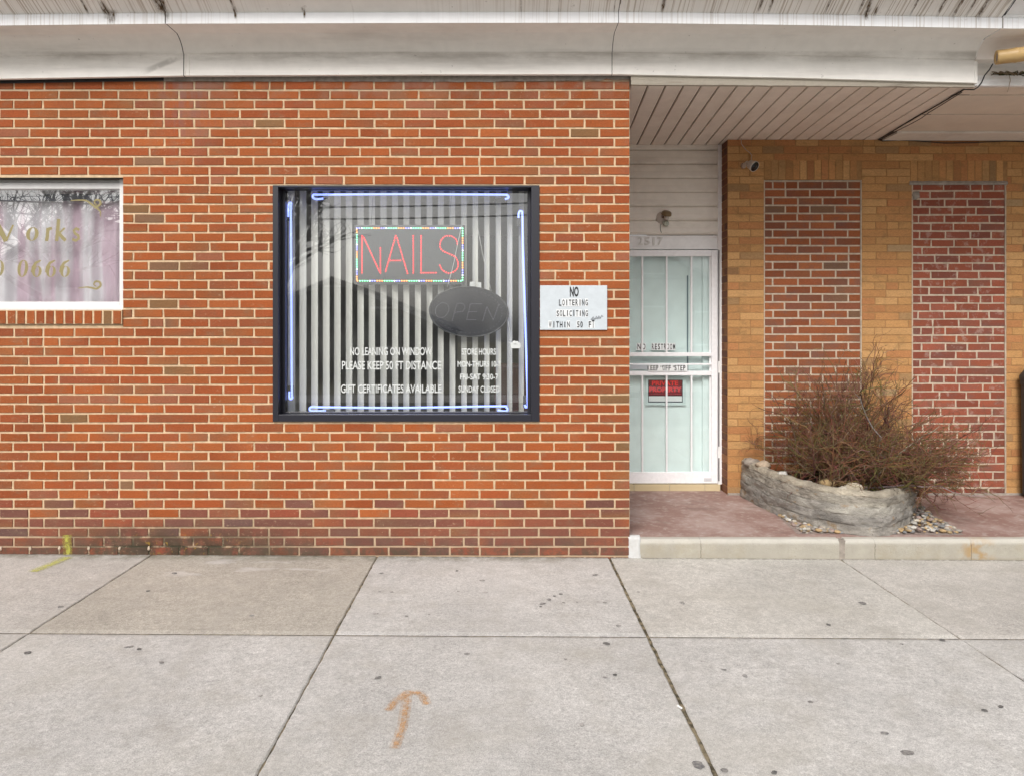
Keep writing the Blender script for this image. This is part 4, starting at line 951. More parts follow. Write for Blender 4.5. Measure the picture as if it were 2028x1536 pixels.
# NO LOITERING notice
dn = DIST - 0.014
ns = thing('notice', (px_x(1136), -0.01, px_z(654)), 'grey NO LOITERING notice screwed to the brick beside the display window', 'sign')
mb = MB(); mb.box(px_x(1069.5, dn), px_x(1202.5, dn), -0.0125, -0.0055, px_z(653.5, dn), px_z(565.5, dn))
nsb = build(mb, 'sign_board', paint_mat('pale_grey_sign', (0.52, 0.565, 0.60), 0.4, 0.12, (0.40, 0.43, 0.45), scale=5), ns, bevel=0.0015)
dt = DIST - 0.0145
M_LETW = plain('white_letter_sticker', (0.68, 0.70, 0.71), 0.4)
mb = MB(); wpx(mb, "NO", 1128.5, 1146, 568, 588, dt, bold=0.035)
build(mb, 'lettering', M_INK, ns)
for words, yt, yb in (((("LOITERING", 1106, 1165),), 593.5, 605.5), ((("SOLICITING", 1101.5, 1165),), 615, 626.5), ((("WITHIN", 1086, 1129.5), ("50", 1142, 1155), ("FT", 1165, 1178)), 637, 648.5)):
    mb = MB()
    for wd, a, b in words:
        n = len(wd); st = (b - a) / n
        for i, ch in enumerate(wd):
            ca, cb_ = a + st * i + st * 0.14, a + st * (i + 1) - st * 0.14
            if ch == 'I': mid = (ca + cb_) / 2; ca, cb_ = mid - 0.9, mid + 0.9
            up = -3 if (wd == "FT" and ch == "T") else 0
            wpx(mb, ch, ca, cb_, yt + rng.uniform(-0.4, 0.4) + up, yb + rng.uniform(-0.4, 0.4) + up + (4 if up else 0), dt - 0.0006, bold=0.02)
            if rng.random() < 0.75:
                x0, x1 = px_x(a + st * i - 0.2, dt), px_x(a + st * (i + 1) - 0.4, dt)
                mb.face([(x0, -0.0138, px_z(yb + 1.6, dt)), (x1, -0.0138, px_z(yb + 1.6, dt)), (x1, -0.0138, px_z(yt - 1.8, dt)), (x0, -0.0138, px_z(yt - 1.8, dt))], 1)
    build(mb, 'lettering', [M_INK, M_LETW], ns)
mb = MB(); y_ = -0.0140
for pts in ([(1171, 633), (1175, 628), (1178, 633), (1181, 627), (1184, 632)], [(1184, 631), (1186, 626), (1189, 630), (1192, 625), (1194, 628)], [(1170, 634), (1180, 631), (1190, 630)]):
    ribbon(mb, [(px_x(a, dt), px_z(b, dt)) for a, b in pts], 0.006, y_); y_ -= 0.0003
build(mb, 'scribble', plain('faded_marker', (0.22, 0.24, 0.26), 0.6), ns)

# ------------------------------------------------------------------ inside the display window
M_NEON = glow('neon_blue_white', (0.27, 0.36, 1.0), 1.75)
M_CLIP = plain('tube_clip', (0.03, 0.03, 0.035), 0.5)
dN = DIST + 0.150
def neon(pts, label, clips):
    P_ = [pt(v.x, v.y, dN) for v in crom([Vector(q) for q in pts], 5)]
    base = min(P_, key=lambda q: q.z)
    t = thing('neon_tube', base, label, 'neon tube', 'neon tubes round the display window')
    mb = MB(); mb.tube(P_, 0.0074, 10); build(mb, 'tube', M_NEON, t, smooth=True)
    for a, b, v in clips:
        mb = MB(); q = pt(a, b, dN)
        if v: mb.box(q.x - 0.014, q.x + 0.016, q.y + 0.004, q.y + 0.05, q.z - 0.040, q.z + 0.040)
        else: mb.box(q.x - 0.04, q.x + 0.04, q.y + 0.004, q.y + 0.05, q.z - 0.014, q.z + 0.016)
        build(mb, 'clip', M_CLIP, t, bevel=0.003)
neon([(640, 394), (627, 395), (621, 393), (619, 389), (622, 386), (640, 386), (800, 385), (985, 386), (1003, 387), (1007, 390), (1006, 393), (1000, 395)], 'pale blue neon tube along the top of the display window', [(640, 396, 0), (990, 396, 0)])
neon([(571, 430), (571, 412), (572, 405), (574.5, 402), (577, 405), (576, 425), (577, 600), (578, 770), (579, 786), (576, 790), (573, 787), (573, 775)], 'pale blue neon tube up the left edge of the display window', [(571, 425, 1), (573, 775, 1)])
neon([(645, 813), (620, 814), (614, 812), (614, 807), (622, 805), (640, 806), (800, 807), (985, 804), (1002, 806), (1005, 811), (1000, 814), (985, 812)], 'pale blue neon tube along the bottom of the display window', [(650, 816, 0), (995, 816, 0)])
neon([(1027, 432), (1027, 424), (1029, 419), (1033, 419), (1034.5, 426), (1036, 500), (1041, 660), (1045, 795), (1045, 803), (1041, 806), (1039, 801)], 'slanting pale blue neon tube up the right edge of the display window', [(1027, 437, 1), (1040, 795, 1)])

def dots(pts, step):
    out = []; carry = 0.0
    for a, b in zip(pts, pts[1:]):
        L_ = math.hypot(b[0] - a[0], b[1] - a[1])
        t = carry
        while t < L_:
            out.append((a[0] + (b[0] - a[0]) * t / L_, a[1] + (b[1] - a[1]) * t / L_)); t += step
        carry = t - L_
    return out
dS = DIST + 0.185
zs = lambda a, b: (690 + a / 8.45, 430 + b / 8.45)
ss = pt(810, 563, dS)
nail = thing('led_sign', (ss.x, ss.y, ss.z), 'lit LED sign reading NAILS in red dots with a coloured border', 'sign')
mb = MB(); mb.box(px_x(701, dS), px_x(921, dS), dS - DIST, dS - DIST + 0.022, px_z(564, dS), px_z(446, dS))
build(mb, 'sign_board', plain('dark_grey_sign_face', (0.050, 0.058, 0.062), 0.35), nail, bevel=0.004)
M_LEDR = glow('led_red', (1.0, 0.012, 0.022), 4.4)
dF = dS - 0.001; yF = dF - DIST
def led(mb, a, b, r, m=0): mb.blob((px_x(a, dF), yF, px_z(b, dF)), r, (1, 0.8, 1), 0.0, m, n=4, k=7)
NAILS = [[(225, 320), (225, 945)], [(255, 345), (520, 915)], [(535, 525), (535, 945)], [(790, 318), (612, 945)], [(812, 355), (988, 945)], [(705, 730), (910, 730)], [(1085, 320), (1085, 945)], [(1215, 320), (1215, 935), (1475, 935)],
    [(1822, 452), (1815, 410), (1790, 365), (1755, 338), (1715, 320), (1680, 313), (1636, 318), (1598, 335), (1568, 362), (1545, 405), (1530, 450), (1530, 492), (1545, 532), (1575, 565), (1612, 588), (1650, 600), (1690, 617), (1730, 635), (1770, 655), (1800, 685), (1820, 725), (1835, 770), (1838, 815), (1825, 855), (1802, 890), (1770, 915), (1730, 935), (1685, 945), (1645, 935), (1607, 915), (1575, 890), (1550, 855), (1530, 815), (1520, 778)]]
mb = MB()
for st in NAILS:
    for a, b in dots(st, 41):
        led(mb, *zs(a, b), 0.0040)
build(mb, 'lettering', M_LEDR, nail, smooth=True)
cols = [glow('led_blue', (0.22, 0.24, 1.0), 4.6), glow('led_green', (0.18, 1.0, 0.42), 4.2), glow('led_orange', (1.0, 0.30, 0.06), 4.4), glow('led_white', (0.75, 0.85, 1.0), 4.4)]
mb = MB(); seq = [0, 0, 3, 1, 1, 1, 1, 2, 2, 2]
for i, (a, b) in enumerate(dots([(140, 190), (1910, 190), (1910, 1070), (140, 1070), (140, 190)], 41.2)): led(mb, *zs(a, b), 0.0048, seq[i % 10])
build(mb, 'border_lights', cols, nail, smooth=True)
M_TW = plain('thin_wire', (0.25, 0.26, 0.26), 0.4)
for px in (735, 890):
    mb = MB(); mb.tube([pt(px, 447, dS + 0.01), pt(px + 3, 400, dS + 0.01), pt(px + 5, 372, dS + 0.01)], 0.0012, 5); build(mb, 'hanging_wire', M_TW, nail)

dO = DIST + 0.165; zo = lambda a, b: (820 + a / 8.45, 540 + b / 8.45)
oc = pt(928.5, 617.5, dO)
opn = thing('oval_sign', (oc.x, oc.y, px_z(668, dO)), 'unlit dark oval OPEN sign hanging by cords below the NAILS sign', 'sign')
rx, rz = 79.5 * dO / FPX, 50.5 * dO / FPX; th = R(-3)
def oval(r, y, n=56): return [(oc.x + r * rx * math.cos(a) * math.cos(th) - r * rz * math.sin(a) * math.sin(th), y, oc.z + r * rx * math.cos(a) * math.sin(th) + r * rz * math.sin(a) * math.cos(th)) for a in [2 * math.pi * i / n for i in range(n)]]
yO = dO - DIST
mb = MB(); mb.grid([oval(0.0, yO + 0.002), oval(0.6, yO + 0.002), oval(0.962, yO + 0.002)], close=True, flip=False); mb.grid([oval(0.99, yO + 0.022), oval(0.0, yO + 0.022)], close=True, flip=False)
build(mb, 'sign_face', plain('dark_slate_sign', (0.014, 0.016, 0.024), 0.8, spec=0.15), opn)
mb = MB(); mb.grid([oval(0.955, yO + 0.003), oval(0.965, yO - 0.005), oval(0.99, yO - 0.006), oval(1.0, yO), oval(1.0, yO + 0.018), oval(0.98, yO + 0.023)], close=True); build(mb, 'rim', plain('dark_sign_rim', (0.045, 0.05, 0.055), 0.35), opn, smooth=True)
mb = MB(); yq = yO + 0.001
def odot(a, b, r=0.0030): mb.blob((px_x(a, dO), yq, px_z(b, dO)), r, (1, 0.7, 1), 0.0, n=4, k=6)
oval_o = [(470 + 112 * math.cos(t) + 22 * math.sin(t), 630 - 125 * math.sin(t)) for t in [2 * math.pi * i / 24 for i in range(25)]]
for st in (oval_o, [(640, 800), (720, 515), (800, 515), (845, 545), (850, 600), (810, 650), (690, 668)], [(1130, 525), (945, 520), (880, 788), (1050, 790)], [(925, 655), (1050, 655)], [(1150, 805), (1220, 570), (1325, 800), (1420, 525)]):
    for a, b in dots(st, 29): odot(*zo(a, b))
build(mb, 'lettering', plain('unlit_led', (0.24, 0.24, 0.29), 0.3), opn, smooth=True)
mb = MB()
for q in oval(0.83, yq, 46): mb.blob(q, 0.0026, (1, 0.7, 1), 0, n=4, k=6)
build(mb, 'border_lights', plain('unlit_led_border', (0.20, 0.20, 0.24), 0.3), opn, smooth=True)
M_CORDW = plain('white_cord', (0.62, 0.64, 0.62), 0.6)
for pts in ([(886, 568), (890, 555), (899, 520), (907, 480), (915, 445), (925, 405), (934, 380), (936, 372)], [(973, 577), (965, 545), (955, 500), (945, 445), (940, 410), (938, 372)]):
    mb = MB(); mb.tube(path(pts, dO - 0.012), 0.0017, 6); build(mb, 'cord', M_CORDW, opn, smooth=True)
mb = MB(); mb.tube(path([(1006, 636), (1008, 646), (1010, 658), (1010, 672), (1009, 690), (1010, 720), (1008, 760), (1004, 818)], dO + 0.01), 0.0024, 6); build(mb, 'power_cord', M_CORDW, opn, smooth=True)
mb = MB(); mb.box(px_x(930, dO), px_x(940, dO), yO + 0.024, yO + 0.03, px_z(572, dO), px_z(558, dO)); mb.box(px_x(946, dO), px_x(953, dO), yO + 0.024, yO + 0.03, px_z(572, dO), px_z(559, dO)); build(mb, 'tag', M_VINYLWHITE, opn)
# white flower-shaped sticker
mb = MB(); q = pt(1021, 684, DG); q.y = 0.0915
for dx, dz, r in ((-0.024, 0.010, 0.012), (-0.008, 0.020, 0.013), (0.010, 0.018, 0.013), (0.026, 0.008, 0.011)):
    mb.blob((q.x + dx, q.y, q.z + dz), r, (1, 0.12, 0.9), 0.1, n=6, k=12)
mb.box(q.x - 0.034, q.x + 0.035, q.y - 0.0015, q.y + 0.0015, q.z - 0.022, q.z + 0.006)
build(mb, 'sticker', M_VINYLWHITE, cat='sticker', label='white flower shaped sticker near the right neon tube')

# vertical blinds
g = G('blind_fabric'); M_BLIND = g.pbr(g.gain((0.90, 0.905, 0.85), g.mr(g.noise(12, 4, g.pos((6, 6, 0.4))), 0.2, 0.8, 0.90, 1.05, False)), 0.75, spec=0.3)
yb = 0.25; db = DIST + yb
bl = thing('vertical_blind', (-0.62, yb, px_z(835, db)), 'off white vertical blind with open slats behind the display window', 'blind')
mb = MB(); mb.box(-1.62, 0.33, yb - 0.03, yb + 0.03, 2.75, 2.80); build(mb, 'headrail', M_BLIND, bl)
an = R(48)
n = 24
for i in range(n):
    cx = -1.60 + i * 0.0838
    if cx > 0.30: break
    a = an + rng.uniform(-0.02, 0.02); sl_ = MB(); rows = []
    for j, t in enumerate((-0.0285, -0.0142, 0.0, 0.0142, 0.0285)):
        bow = 0.004 * (1 - (t / 0.0285) ** 2)
        x = cx + t * math.cos(a) - bow * math.sin(a); y = yb + t * math.sin(a) + bow * math.cos(a)
        rows.append([(x + 0.002 * math.sin(i * 2.1), y, 0.72), (x, y, 2.75)])
    sl_.grid(rows); build(sl_, 'slat', M_BLIND, bl, smooth=True)
# dim furniture behind the blinds
ch = thing('armchair', (0.22, 1.15, 0.02), 'dark red armchair in the shop behind the blind', 'armchair')
M_MAR = plain('dark_red_leather', (0.10, 0.014, 0.016), 0.45)
for nm, bx in (('seat', (-0.05, 0.50, 0.95, 1.45, 0.38, 0.52)), ('backrest', (-0.05, 0.50, 1.45, 1.60, 0.40, 1.28)), ('armrest', (-0.14, -0.055, 0.97, 1.55, 0.40, 0.72)), ('armrest', (0.505, 0.59, 0.97, 1.55, 0.40, 0.72))):
    mb = MB(); mb.box(*bx); build(mb, nm, M_MAR, ch, bevel=0.04)
mb = MB(); mb.tube([(0.22, 1.2, 0.021), (0.22, 1.2, 0.38)], 0.04, 12); mb.lathe([(0.0, 0.03), (0.25, 0.012), (0.26, 0.0)], Matrix.Translation((0.22, 1.2, 0.021)), 24); build(mb, 'pedestal', plain('chrome', (0.4, 0.4, 0.4), 0.25, 1.0), ch)
tb = thing('manicure_table', (-0.9, 1.9, 0.02), 'dark manicure table in the shop behind the blind', 'table')
mb = MB(); mb.box(-1.5, -0.3, 1.6, 2.1, 0.74, 0.78); build(mb, 'tabletop', plain('dark_wood', (0.05, 0.03, 0.02), 0.4), tb, bevel=0.004)
for x in (-1.4, -0.6):
    mb = MB(); mb.box(x, x + 0.3, 1.66, 2.04, 0.02, 0.739); build(mb, 'drawer_unit', plain('dark_wood_unit', (0.06, 0.035, 0.025), 0.5), tb, bevel=0.004)

# curtain behind the side window
g = G('sheer_pink_curtain'); x, y, z = g.xyz()
c = g.mix(g.mr(g.noise(3.0, 3, g.pos((2.2, 1, 0.25))), 0.42, 0.60), (0.80, 0.785, 0.82), (0.62, 0.47, 0.555))
c = g.gain(c, g.mr(g.noise(30, 4, g.pos((2, 1, 0.3))), 0.2, 0.8, 0.9, 1.08, False)); M_CURT = g.pbr(c, 0.85, spec=0.2)
cu = thing('curtain', (-3.6, 0.20, 1.6), 'pale pink sheer curtain hanging behind the gold lettered window', 'curtain')
mb = MB(); rows = [[], []]
for i in range(260):
    x = -4.60 + 2.02 * i / 259; y = 0.205 + 0.020 * math.sin(x * 34 + 1.5 * math.sin(x * 5)) + 0.010 * math.sin(x * 71)
    rows[0].append((x, y, 1.60)); rows[1].append((x, 0.205 + (y - 0.205) * 0.7, 2.60))
mb.grid(rows, flip=True); build(mb, 'cloth', M_CURT, cu, smooth=True)
mb = MB(); mb.box(-4.60, -2.60, 0.150, 0.165, px_z(398, 5.15), px_z(385, 5.15)); mb.tube([(-4.6, 0.157, px_z(391, 5.15)), (-2.6, 0.157, px_z(391, 5.15))], 0.018, 10)
build(mb, 'curtain_rail', plain('navy_rail', (0.02, 0.022, 0.05), 0.4), cu)

# ------------------------------------------------------------------ planter, shrub, pebbles
PX, PY = [], []
OUT = [(2.155, 1.385), (2.158, 1.12), (2.178, 0.88), (2.215, 0.665), (2.335, 0.33), (2.53, 0.15), (2.70, 0.112), (2.89, 0.235), (3.10, 0.455), (3.31, 0.75), (3.44, 1.05), (3.50, 1.385)]
ring = crom(OUT, 22); K = len(ring); cen = Vector((2.82, 1.0))
def rimh(t): return 0.315 - 0.045 * t - 0.095 * max(0, (t - 0.62) / 0.38)
pl = thing('stone_planter', (2.82, 0.75, PZ), 'low curved grey stone planter full of dead twigs on the porch', 'planter')
g = G('rough_fieldstone'); n1 = g.noise(5, 6, g.pos((1, 1, 2.4)), 0.7)
c = g.mix(g.mr(n1, 0.35, 0.65), (0.26, 0.243, 0.215), (0.42, 0.395, 0.345))
c = g.mix(g.mr(g.noise(11, 5, g.pos((1, 1, 3), (3, 3, 3)), 0.65), 0.56, 0.68, 0, 0.75), c, (0.40, 0.37, 0.335))
c = g.mix(g.mr(g.noise(9, 5, g.pos((1, 1, 2), (9, 1, 3)), 0.6), 0.62, 0.70, 0, 0.6), c, (0.33, 0.215, 0.11))
c = g.mix(g.mr(g.noise(48, 5, None, 0.7), 0.60, 0.70, 0, 0.7), c, (0.075, 0.065, 0.052))
c = g.mix(g.mr(g.noise(4, 6, g.pos((1.2, 1.2, 11)), 0.7, 0.6), 0.62, 0.67, 0, 0.6), c, (0.13, 0.115, 0.095))
x, y, z = g.xyz()
wv = g.math('SINE', g.math('ADD', g.mul(z, 92.0), g.mul(g.noise(3.2, 4, g.pos((1, 1, 0.6))), 7.0)))
crack = g.mul(g.mr(wv, 0.80, 0.96), g.mr(g.noise(7, 4, g.pos((1, 1, 0.5), (2, 2, 2))), 0.42, 0.55))
c = g.mix(g.mul(crack, 0.5), c, (0.12, 0.105, 0.085))
c = g.mix(g.mul(g.mr(z, 0.24, 0.17), g.mr(g.noise(10, 5, g.pos((1, 1, 1.5), (6, 0, 0)), 0.7), 0.54, 0.66), 0.8), c, (0.30, 0.21, 0.12))
c = g.mix(1.0, c, g.attr(), 'MULTIPLY')
M_STONE = g.pbr(c, 0.9, g.bump(g.math('SUBTRACT', g.math('ADD', g.noise(20, 6, g.pos((1, 1, 2.6)), 0.75), g.mul(g.noise(120, 3), 0.4)), g.mul(crack, 0.25)), 0.9, 0.022), spec=0.25)
mb = MB(); rows = []; H = 30
for i, p in enumerate(ring):
    t = i / (K - 1); a, b = ring[max(0, i - 1)], ring[min(K - 1, i + 1)]; tg = (b - a).normalized(); nr = Vector((tg.y, -tg.x))
    if nr.dot(p - cen) < 0: nr = -nr
    hh = rimh(t); row = []
    for j in range(H + 1):
        v = j / H; q = Vector((p.x * 5, p.y * 5, v * 3.2))
        ez = hh * v
        course = 0.006 * abs(math.sin(v * 4 * math.pi + 1.1 * mnoise.noise(Vector((t * 9, 0, 0))))) ** 0.6
        dsp = 0.018 * mnoise.noise(q) + 0.008 * mnoise.noise(q * 3.3) + 0.006 * mnoise.noise(q * 8.0) + course + 0.02 * (1 - v)
        row.append((p.x + nr.x * dsp, p.y + nr.y * dsp, PZ - 0.01 + ez))
    for j, (off, dz) in enumerate(((-0.02, 0.012), (-0.055, 0.014), (-0.085, 0.0), (-0.10, -0.12))):
        e = 0.012 * mnoise.noise(Vector((p.x * 9, p.y * 9, j)))
        row.append((p.x + nr.x * off, p.y + nr.y * off, PZ + hh + dz + e))
    rows.append(row)
TIER = [[(1 + 0.22 * mnoise.noise(Vector((i * 0.11, t * 7.3, 1.5)))) for i in range(K)] for t in range(6)]
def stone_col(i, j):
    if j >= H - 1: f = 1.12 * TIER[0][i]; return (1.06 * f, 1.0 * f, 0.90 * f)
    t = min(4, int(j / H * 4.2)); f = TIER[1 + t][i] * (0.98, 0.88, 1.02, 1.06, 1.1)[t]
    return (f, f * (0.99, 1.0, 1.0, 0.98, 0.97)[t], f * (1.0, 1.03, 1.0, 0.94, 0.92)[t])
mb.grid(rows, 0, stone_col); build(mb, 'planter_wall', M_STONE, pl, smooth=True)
g = G('dry_soil'); M_SOIL = g.pbr(g.mix(g.noise(30, 5), (0.035, 0.024, 0.016), (0.10, 0.07, 0.045)), 0.95, g.bump(g.noise(40, 5), 0.9, 0.02), spec=0.1)
mb = MB(); rows = []
for s_ in (0.0, 0.3, 0.6, 0.85, 0.94):
    rows.append([(cen.x + (p.x - cen.x) * s_, cen.y + (p.y - cen.y) * s_, PZ + rimh(i / (K - 1)) * (0.72 if s_ > 0.5 else 0.85) + 0.025 * mnoise.noise(Vector((p.x * 4 * s_, p.y * 4, s_)))) for i, p in enumerate(ring)])
mb.grid(rows); build(mb, 'soil', M_SOIL, pl, smooth=True)
M_ROCK = tint_mat('rim_rock', 0.85, 45, 0.006)
for (a, b, d_, r, cc) in ((1488, 915, 6.22, 0.050, (0.30, 0.26, 0.22)), (1512, 921, 6.05, 0.048, (0.38, 0.30, 0.22)), (1550, 938, 5.75, 0.030, (0.60, 0.58, 0.54)), (1638, 957, 5.40, 0.045, (0.38, 0.27, 0.14)), (1692, 966, 5.27, 0.052, (0.46, 0.40, 0.31)), (1668, 968, 5.25, 0.030, (0.42, 0.38, 0.32)), (1600, 957, 5.45, 0.032, (0.34, 0.31, 0.27)), (1765, 972, 5.45, 0.042, (0.32, 0.25, 0.18)), (1800, 980, 5.60, 0.040, (0.30, 0.28, 0.25))):
    mb = MB(); mb.blob(pt(a, b, d_), r, (1.3, 1.0, 0.75), 0.45, 0, cc, a, 8, 14); build(mb, 'rim_stone', M_ROCK, pl, smooth=True)

# pebbles spilled in front, on a thin cement bed
mb = MB()
A = [floor_pt(1532, 1012, PZ), floor_pt(1582, 1055, PZ), floor_pt(1640, 1056, PZ), floor_pt(1690, 1056, PZ), floor_pt(1560, 1018, PZ)]
for poly in ([(1530, 1011), (1582, 1056.5), (1700, 1057.5), (1690, 1040), (1560, 1012)], [(1745, 1057.5), (1910, 1059), (1836, 1013), (1806, 1008), (1765, 1045)]):
    mb.face([Vector((*floor_pt(a, b, PZ)[:2], PZ + 0.002)) for a, b in [(a + rng.uniform(-5, 5), b + rng.uniform(-0.8, 0.8)) for k_ in range(len(poly)) for a, b in [(poly[k_][0] + (poly[(k_ + 1) % len(poly)][0] - poly[k_][0]) * f_ / 5, poly[k_][1] + (poly[(k_ + 1) % len(poly)][1] - poly[k_][1]) * f_ / 5) for f_ in range(5)]]][::-1], 1)
PCOL = [(0.36, 0.25, 0.13), (0.30, 0.275, 0.24), (0.40, 0.36, 0.30), (0.24, 0.215, 0.19), (0.38, 0.28, 0.16), (0.28, 0.21, 0.185), (0.44, 0.42, 0.38), (0.21, 0.21, 0.21)]
def inside(p, poly):
    c_ = False; n_ = len(poly)
    for i in range(n_):
        a, b = poly[i], poly[i - 1]
        if (a[1] > p[1]) != (b[1] > p[1]) and p[0] < (b[0] - a[0]) * (p[1] - a[1]) / (b[1] - a[1]) + a[0]: c_ = not c_
    return c_
i = 0
Z1 = [(1536, 1017), (1560, 1015), (1640, 1046), (1665, 1056), (1590, 1055.5)]; Z2 = [(1775, 1046), (1812, 1010), (1832, 1013), (1902, 1056.5), (1760, 1057)]
for zone, N_ in ((Z1, 190), (Z2, 260)):
    cnt = 0
    while cnt < N_:
        a = rng.uniform(min(q[0] for q in zone), max(q[0] for q in zone)); b = rng.uniform(min(q[1] for q in zone), max(q[1] for q in zone))
        if not inside((a, b), zone): continue
        p = floor_pt(a, b, PZ); r = rng.uniform(0.008, 0.021)
        T = Matrix.Rotation(rng.uniform(0, 6.28), 4, 'Z') @ Matrix.Rotation(rng.uniform(-0.3, 0.3), 4, 'X')
        pile = 0.05 * max(0, 1 - abs(a - 1822) / 30) if zone is Z2 else 0.0
        mb.blob((p.x, p.y, PZ + r * 0.45 + rng.uniform(0, 0.012) + pile * rng.random()), r, (1.25, 0.95, 0.6), 0.25, 0, pick([(1, q) for q in PCOL], 0.2), i, 5, 8, T); cnt += 1; i += 1
build(mb, 'pebbles', [tint_mat('river_pebble', 0.7, 90, 0.002), mortar_mat('pebble_bed', (0.33, 0.265, 0.235), 0.35)], smooth=True, kind='stuff', label='small tan and grey pebbles at the foot of the stone planter', cat='pebbles')

# dead shrub
shr = thing('bare_shrub', (2.9, 0.85, PZ + 0.2), 'bare brown twiggy shrub sprawling out of the stone planter', 'shrub')
ENV = [(1490, 880), (1530, 800), (1560, 765), (1620, 738), (1690, 715), (1740, 700), (1775, 735), (1810, 775), (1860, 820), (1910, 880), (1945, 940), (1960, 1000)]
def env_z(x, d):
    px = 989 + x * FPX / d
    for (a, p), (b, q) in zip(ENV, ENV[1:]):
        if a <= px <= b: return px_z(p + (q - p) * (px - a) / (b - a), d)
    return px_z(980, d)
rs = random.Random(5)
stem, twig = MB(), MB()
def rv(s_): return Vector((rs.gauss(0, s_), rs.gauss(0, s_), rs.gauss(0, s_)))
TC = [(0.185, 0.086, 0.050), (0.145, 0.070, 0.040), (0.20, 0.100, 0.055), (0.145, 0.108, 0.038), (0.125, 0.058, 0.040), (0.25, 0.145, 0.098), (0.165, 0.118, 0.045)]
def walk(mb, p, dr, L_, r0, r1, seg, wob, grav, sides, col):
    pts = [p.copy()]; dd = dr.normalized()
    for i in range(seg):
        dd = (dd + rv(wob) + Vector((0, 0, grav))).normalized(); q = pts[-1] + dd * (L_ / seg)
        if q.y > YW - 0.02: q.y = YW - 0.02; dd.y = min(dd.y, 0.0)
        if q.z < PZ + 0.015: q.z = PZ + 0.015; dd.z = abs(dd.z) * 0.2
        pts.append(q)
    mb.tube(pts, [r0 + (r1 - r0) * i / seg for i in range(seg + 1)], sides, 0, col, cap=False); return pts
nst = 145
for i in range(nst):
    base = Vector((rs.gauss(2.86, 0.26), rs.uniform(0.42, 1.25), PZ + 0.20)); base.x = min(max(base.x, 2.40), 3.35)
    if rs.random() < 0.42: tx = rs.uniform(2.20, 2.95)
    else: tx = min(max(rs.gauss(3.14, 0.46), 2.15), 3.85)
    ty = rs.uniform(0.15, 1.33); d = ty + DIST
    zt = env_z(tx, d); u = rs.random() ** 0.72
    tz = PZ + 0.16 + (zt - PZ - 0.16) * (0.15 + 0.83 * u)
    if tx > 3.45 and rs.random() < 0.28: tz = rs.uniform(PZ + 0.05, PZ + 0.45); ty = rs.uniform(0.2, 0.9)
    if rs.random() < 0.25: ty = rs.uniform(0.12, 0.6); tz = PZ + rs.uniform(0.30, 0.62); tx = min(max(rs.gauss(2.95, 0.35), 2.3), 3.6)
    tgt = Vector((tx, ty, tz)); L_ = (tgt - base).length
    up = Vector((0, 0, 0.30 * L_)); seg = 9; pts = []
    for q in range(seg + 1):
        t = q / seg; p = base.lerp(tgt, t) + up * (t * (1 - t)) + rv(0.012) * (1 if 0 < q else 0)
        if p.y > YW - 0.02: p.y = YW - 0.02
        if p.z < PZ + 0.02: p.z = PZ + 0.02
        pts.append(p)
    pale = rs.random() < 0.10
    col = tuple(v * rs.uniform(0.8, 1.2) for v in ((0.34, 0.26, 0.21) if pale else rs.choice(TC)))
    r0 = rs.uniform(0.005, 0.013)
    stem.tube(pts, [r0 + (0.0018 - r0) * q / seg for q in range(seg + 1)], 5, 0, col, cap=False)
    for _ in range(rs.randint(9, 13)):
        t = rs.uniform(0.12, 1.0); k = min(int(t * seg), seg - 1); p = pts[k].lerp(pts[k + 1], t * seg - k)
        dr = (pts[k + 1] - pts[k]).normalized() * 0.8 + rv(0.6) + Vector((0.10, -0.05, 0.42))
        col2 = tuple(v * rs.uniform(0.75, 1.25) for v in rs.choice(TC))
        b_ = walk(twig, p, dr, rs.uniform(0.13, 0.36), 0.0031, 0.0015, 6, 0.24, -0.01, 4, col2)
        for _ in range(rs.randint(3, 5)):
            k = rs.randint(1, 5)
            dr = (b_[k + 1] - b_[k]).normalized() * 0.7 + rv(0.65) + Vector((0.08, 0, 0.32))
            c_ = walk(twig, b_[k], dr, rs.uniform(0.05, 0.17), 0.0018, 0.0010, 4, 0.3, 0.0, 3, tuple(v * rs.uniform(0.7, 1.3) for v in rs.choice(TC)))
            if rs.random() < 0.35:
                dr = (c_[3] - c_[2]).normalized() + rv(0.7)
                walk(twig, c_[2], dr, rs.uniform(0.03, 0.09), 0.0010, 0.0006, 3, 0.3, 0.0, 3, col2)
M_TWIG = tint_mat('dry_twig_bark', 0.85, 80, 0.001, 0.3)
build(stem, 'stem', M_TWIG, shr, smooth=True); build(twig, 'twigs', M_TWIG, shr, smooth=True)
mb = MB(); rb = random.Random(3)                                   # few surviving leaf buds
for i in range(2600):
    v = twig.v[rb.randrange(len(twig.v))]
    if rb.random() > (v.z - 0.1) * 1.3: continue
    s_ = rb.uniform(0.004, 0.010); a = rb.uniform(0, 6.28)
    u_ = Vector((math.cos(a), math.sin(a) * 0.5, rb.uniform(-0.5, 0.8))).normalized() * s_; w_ = u_.orthogonal().normalized() * s_ * 0.45
    mb.face([v - u_, v + w_, v + u_ * 1.2, v - w_], 0, rb.choice([(0.12, 0.115, 0.03), (0.17, 0.13, 0.035), (0.15, 0.075, 0.035), (0.12, 0.06, 0.035), (0.20, 0.11, 0.05)]))
build(mb, 'leaf_buds', M_TWIG, shr)

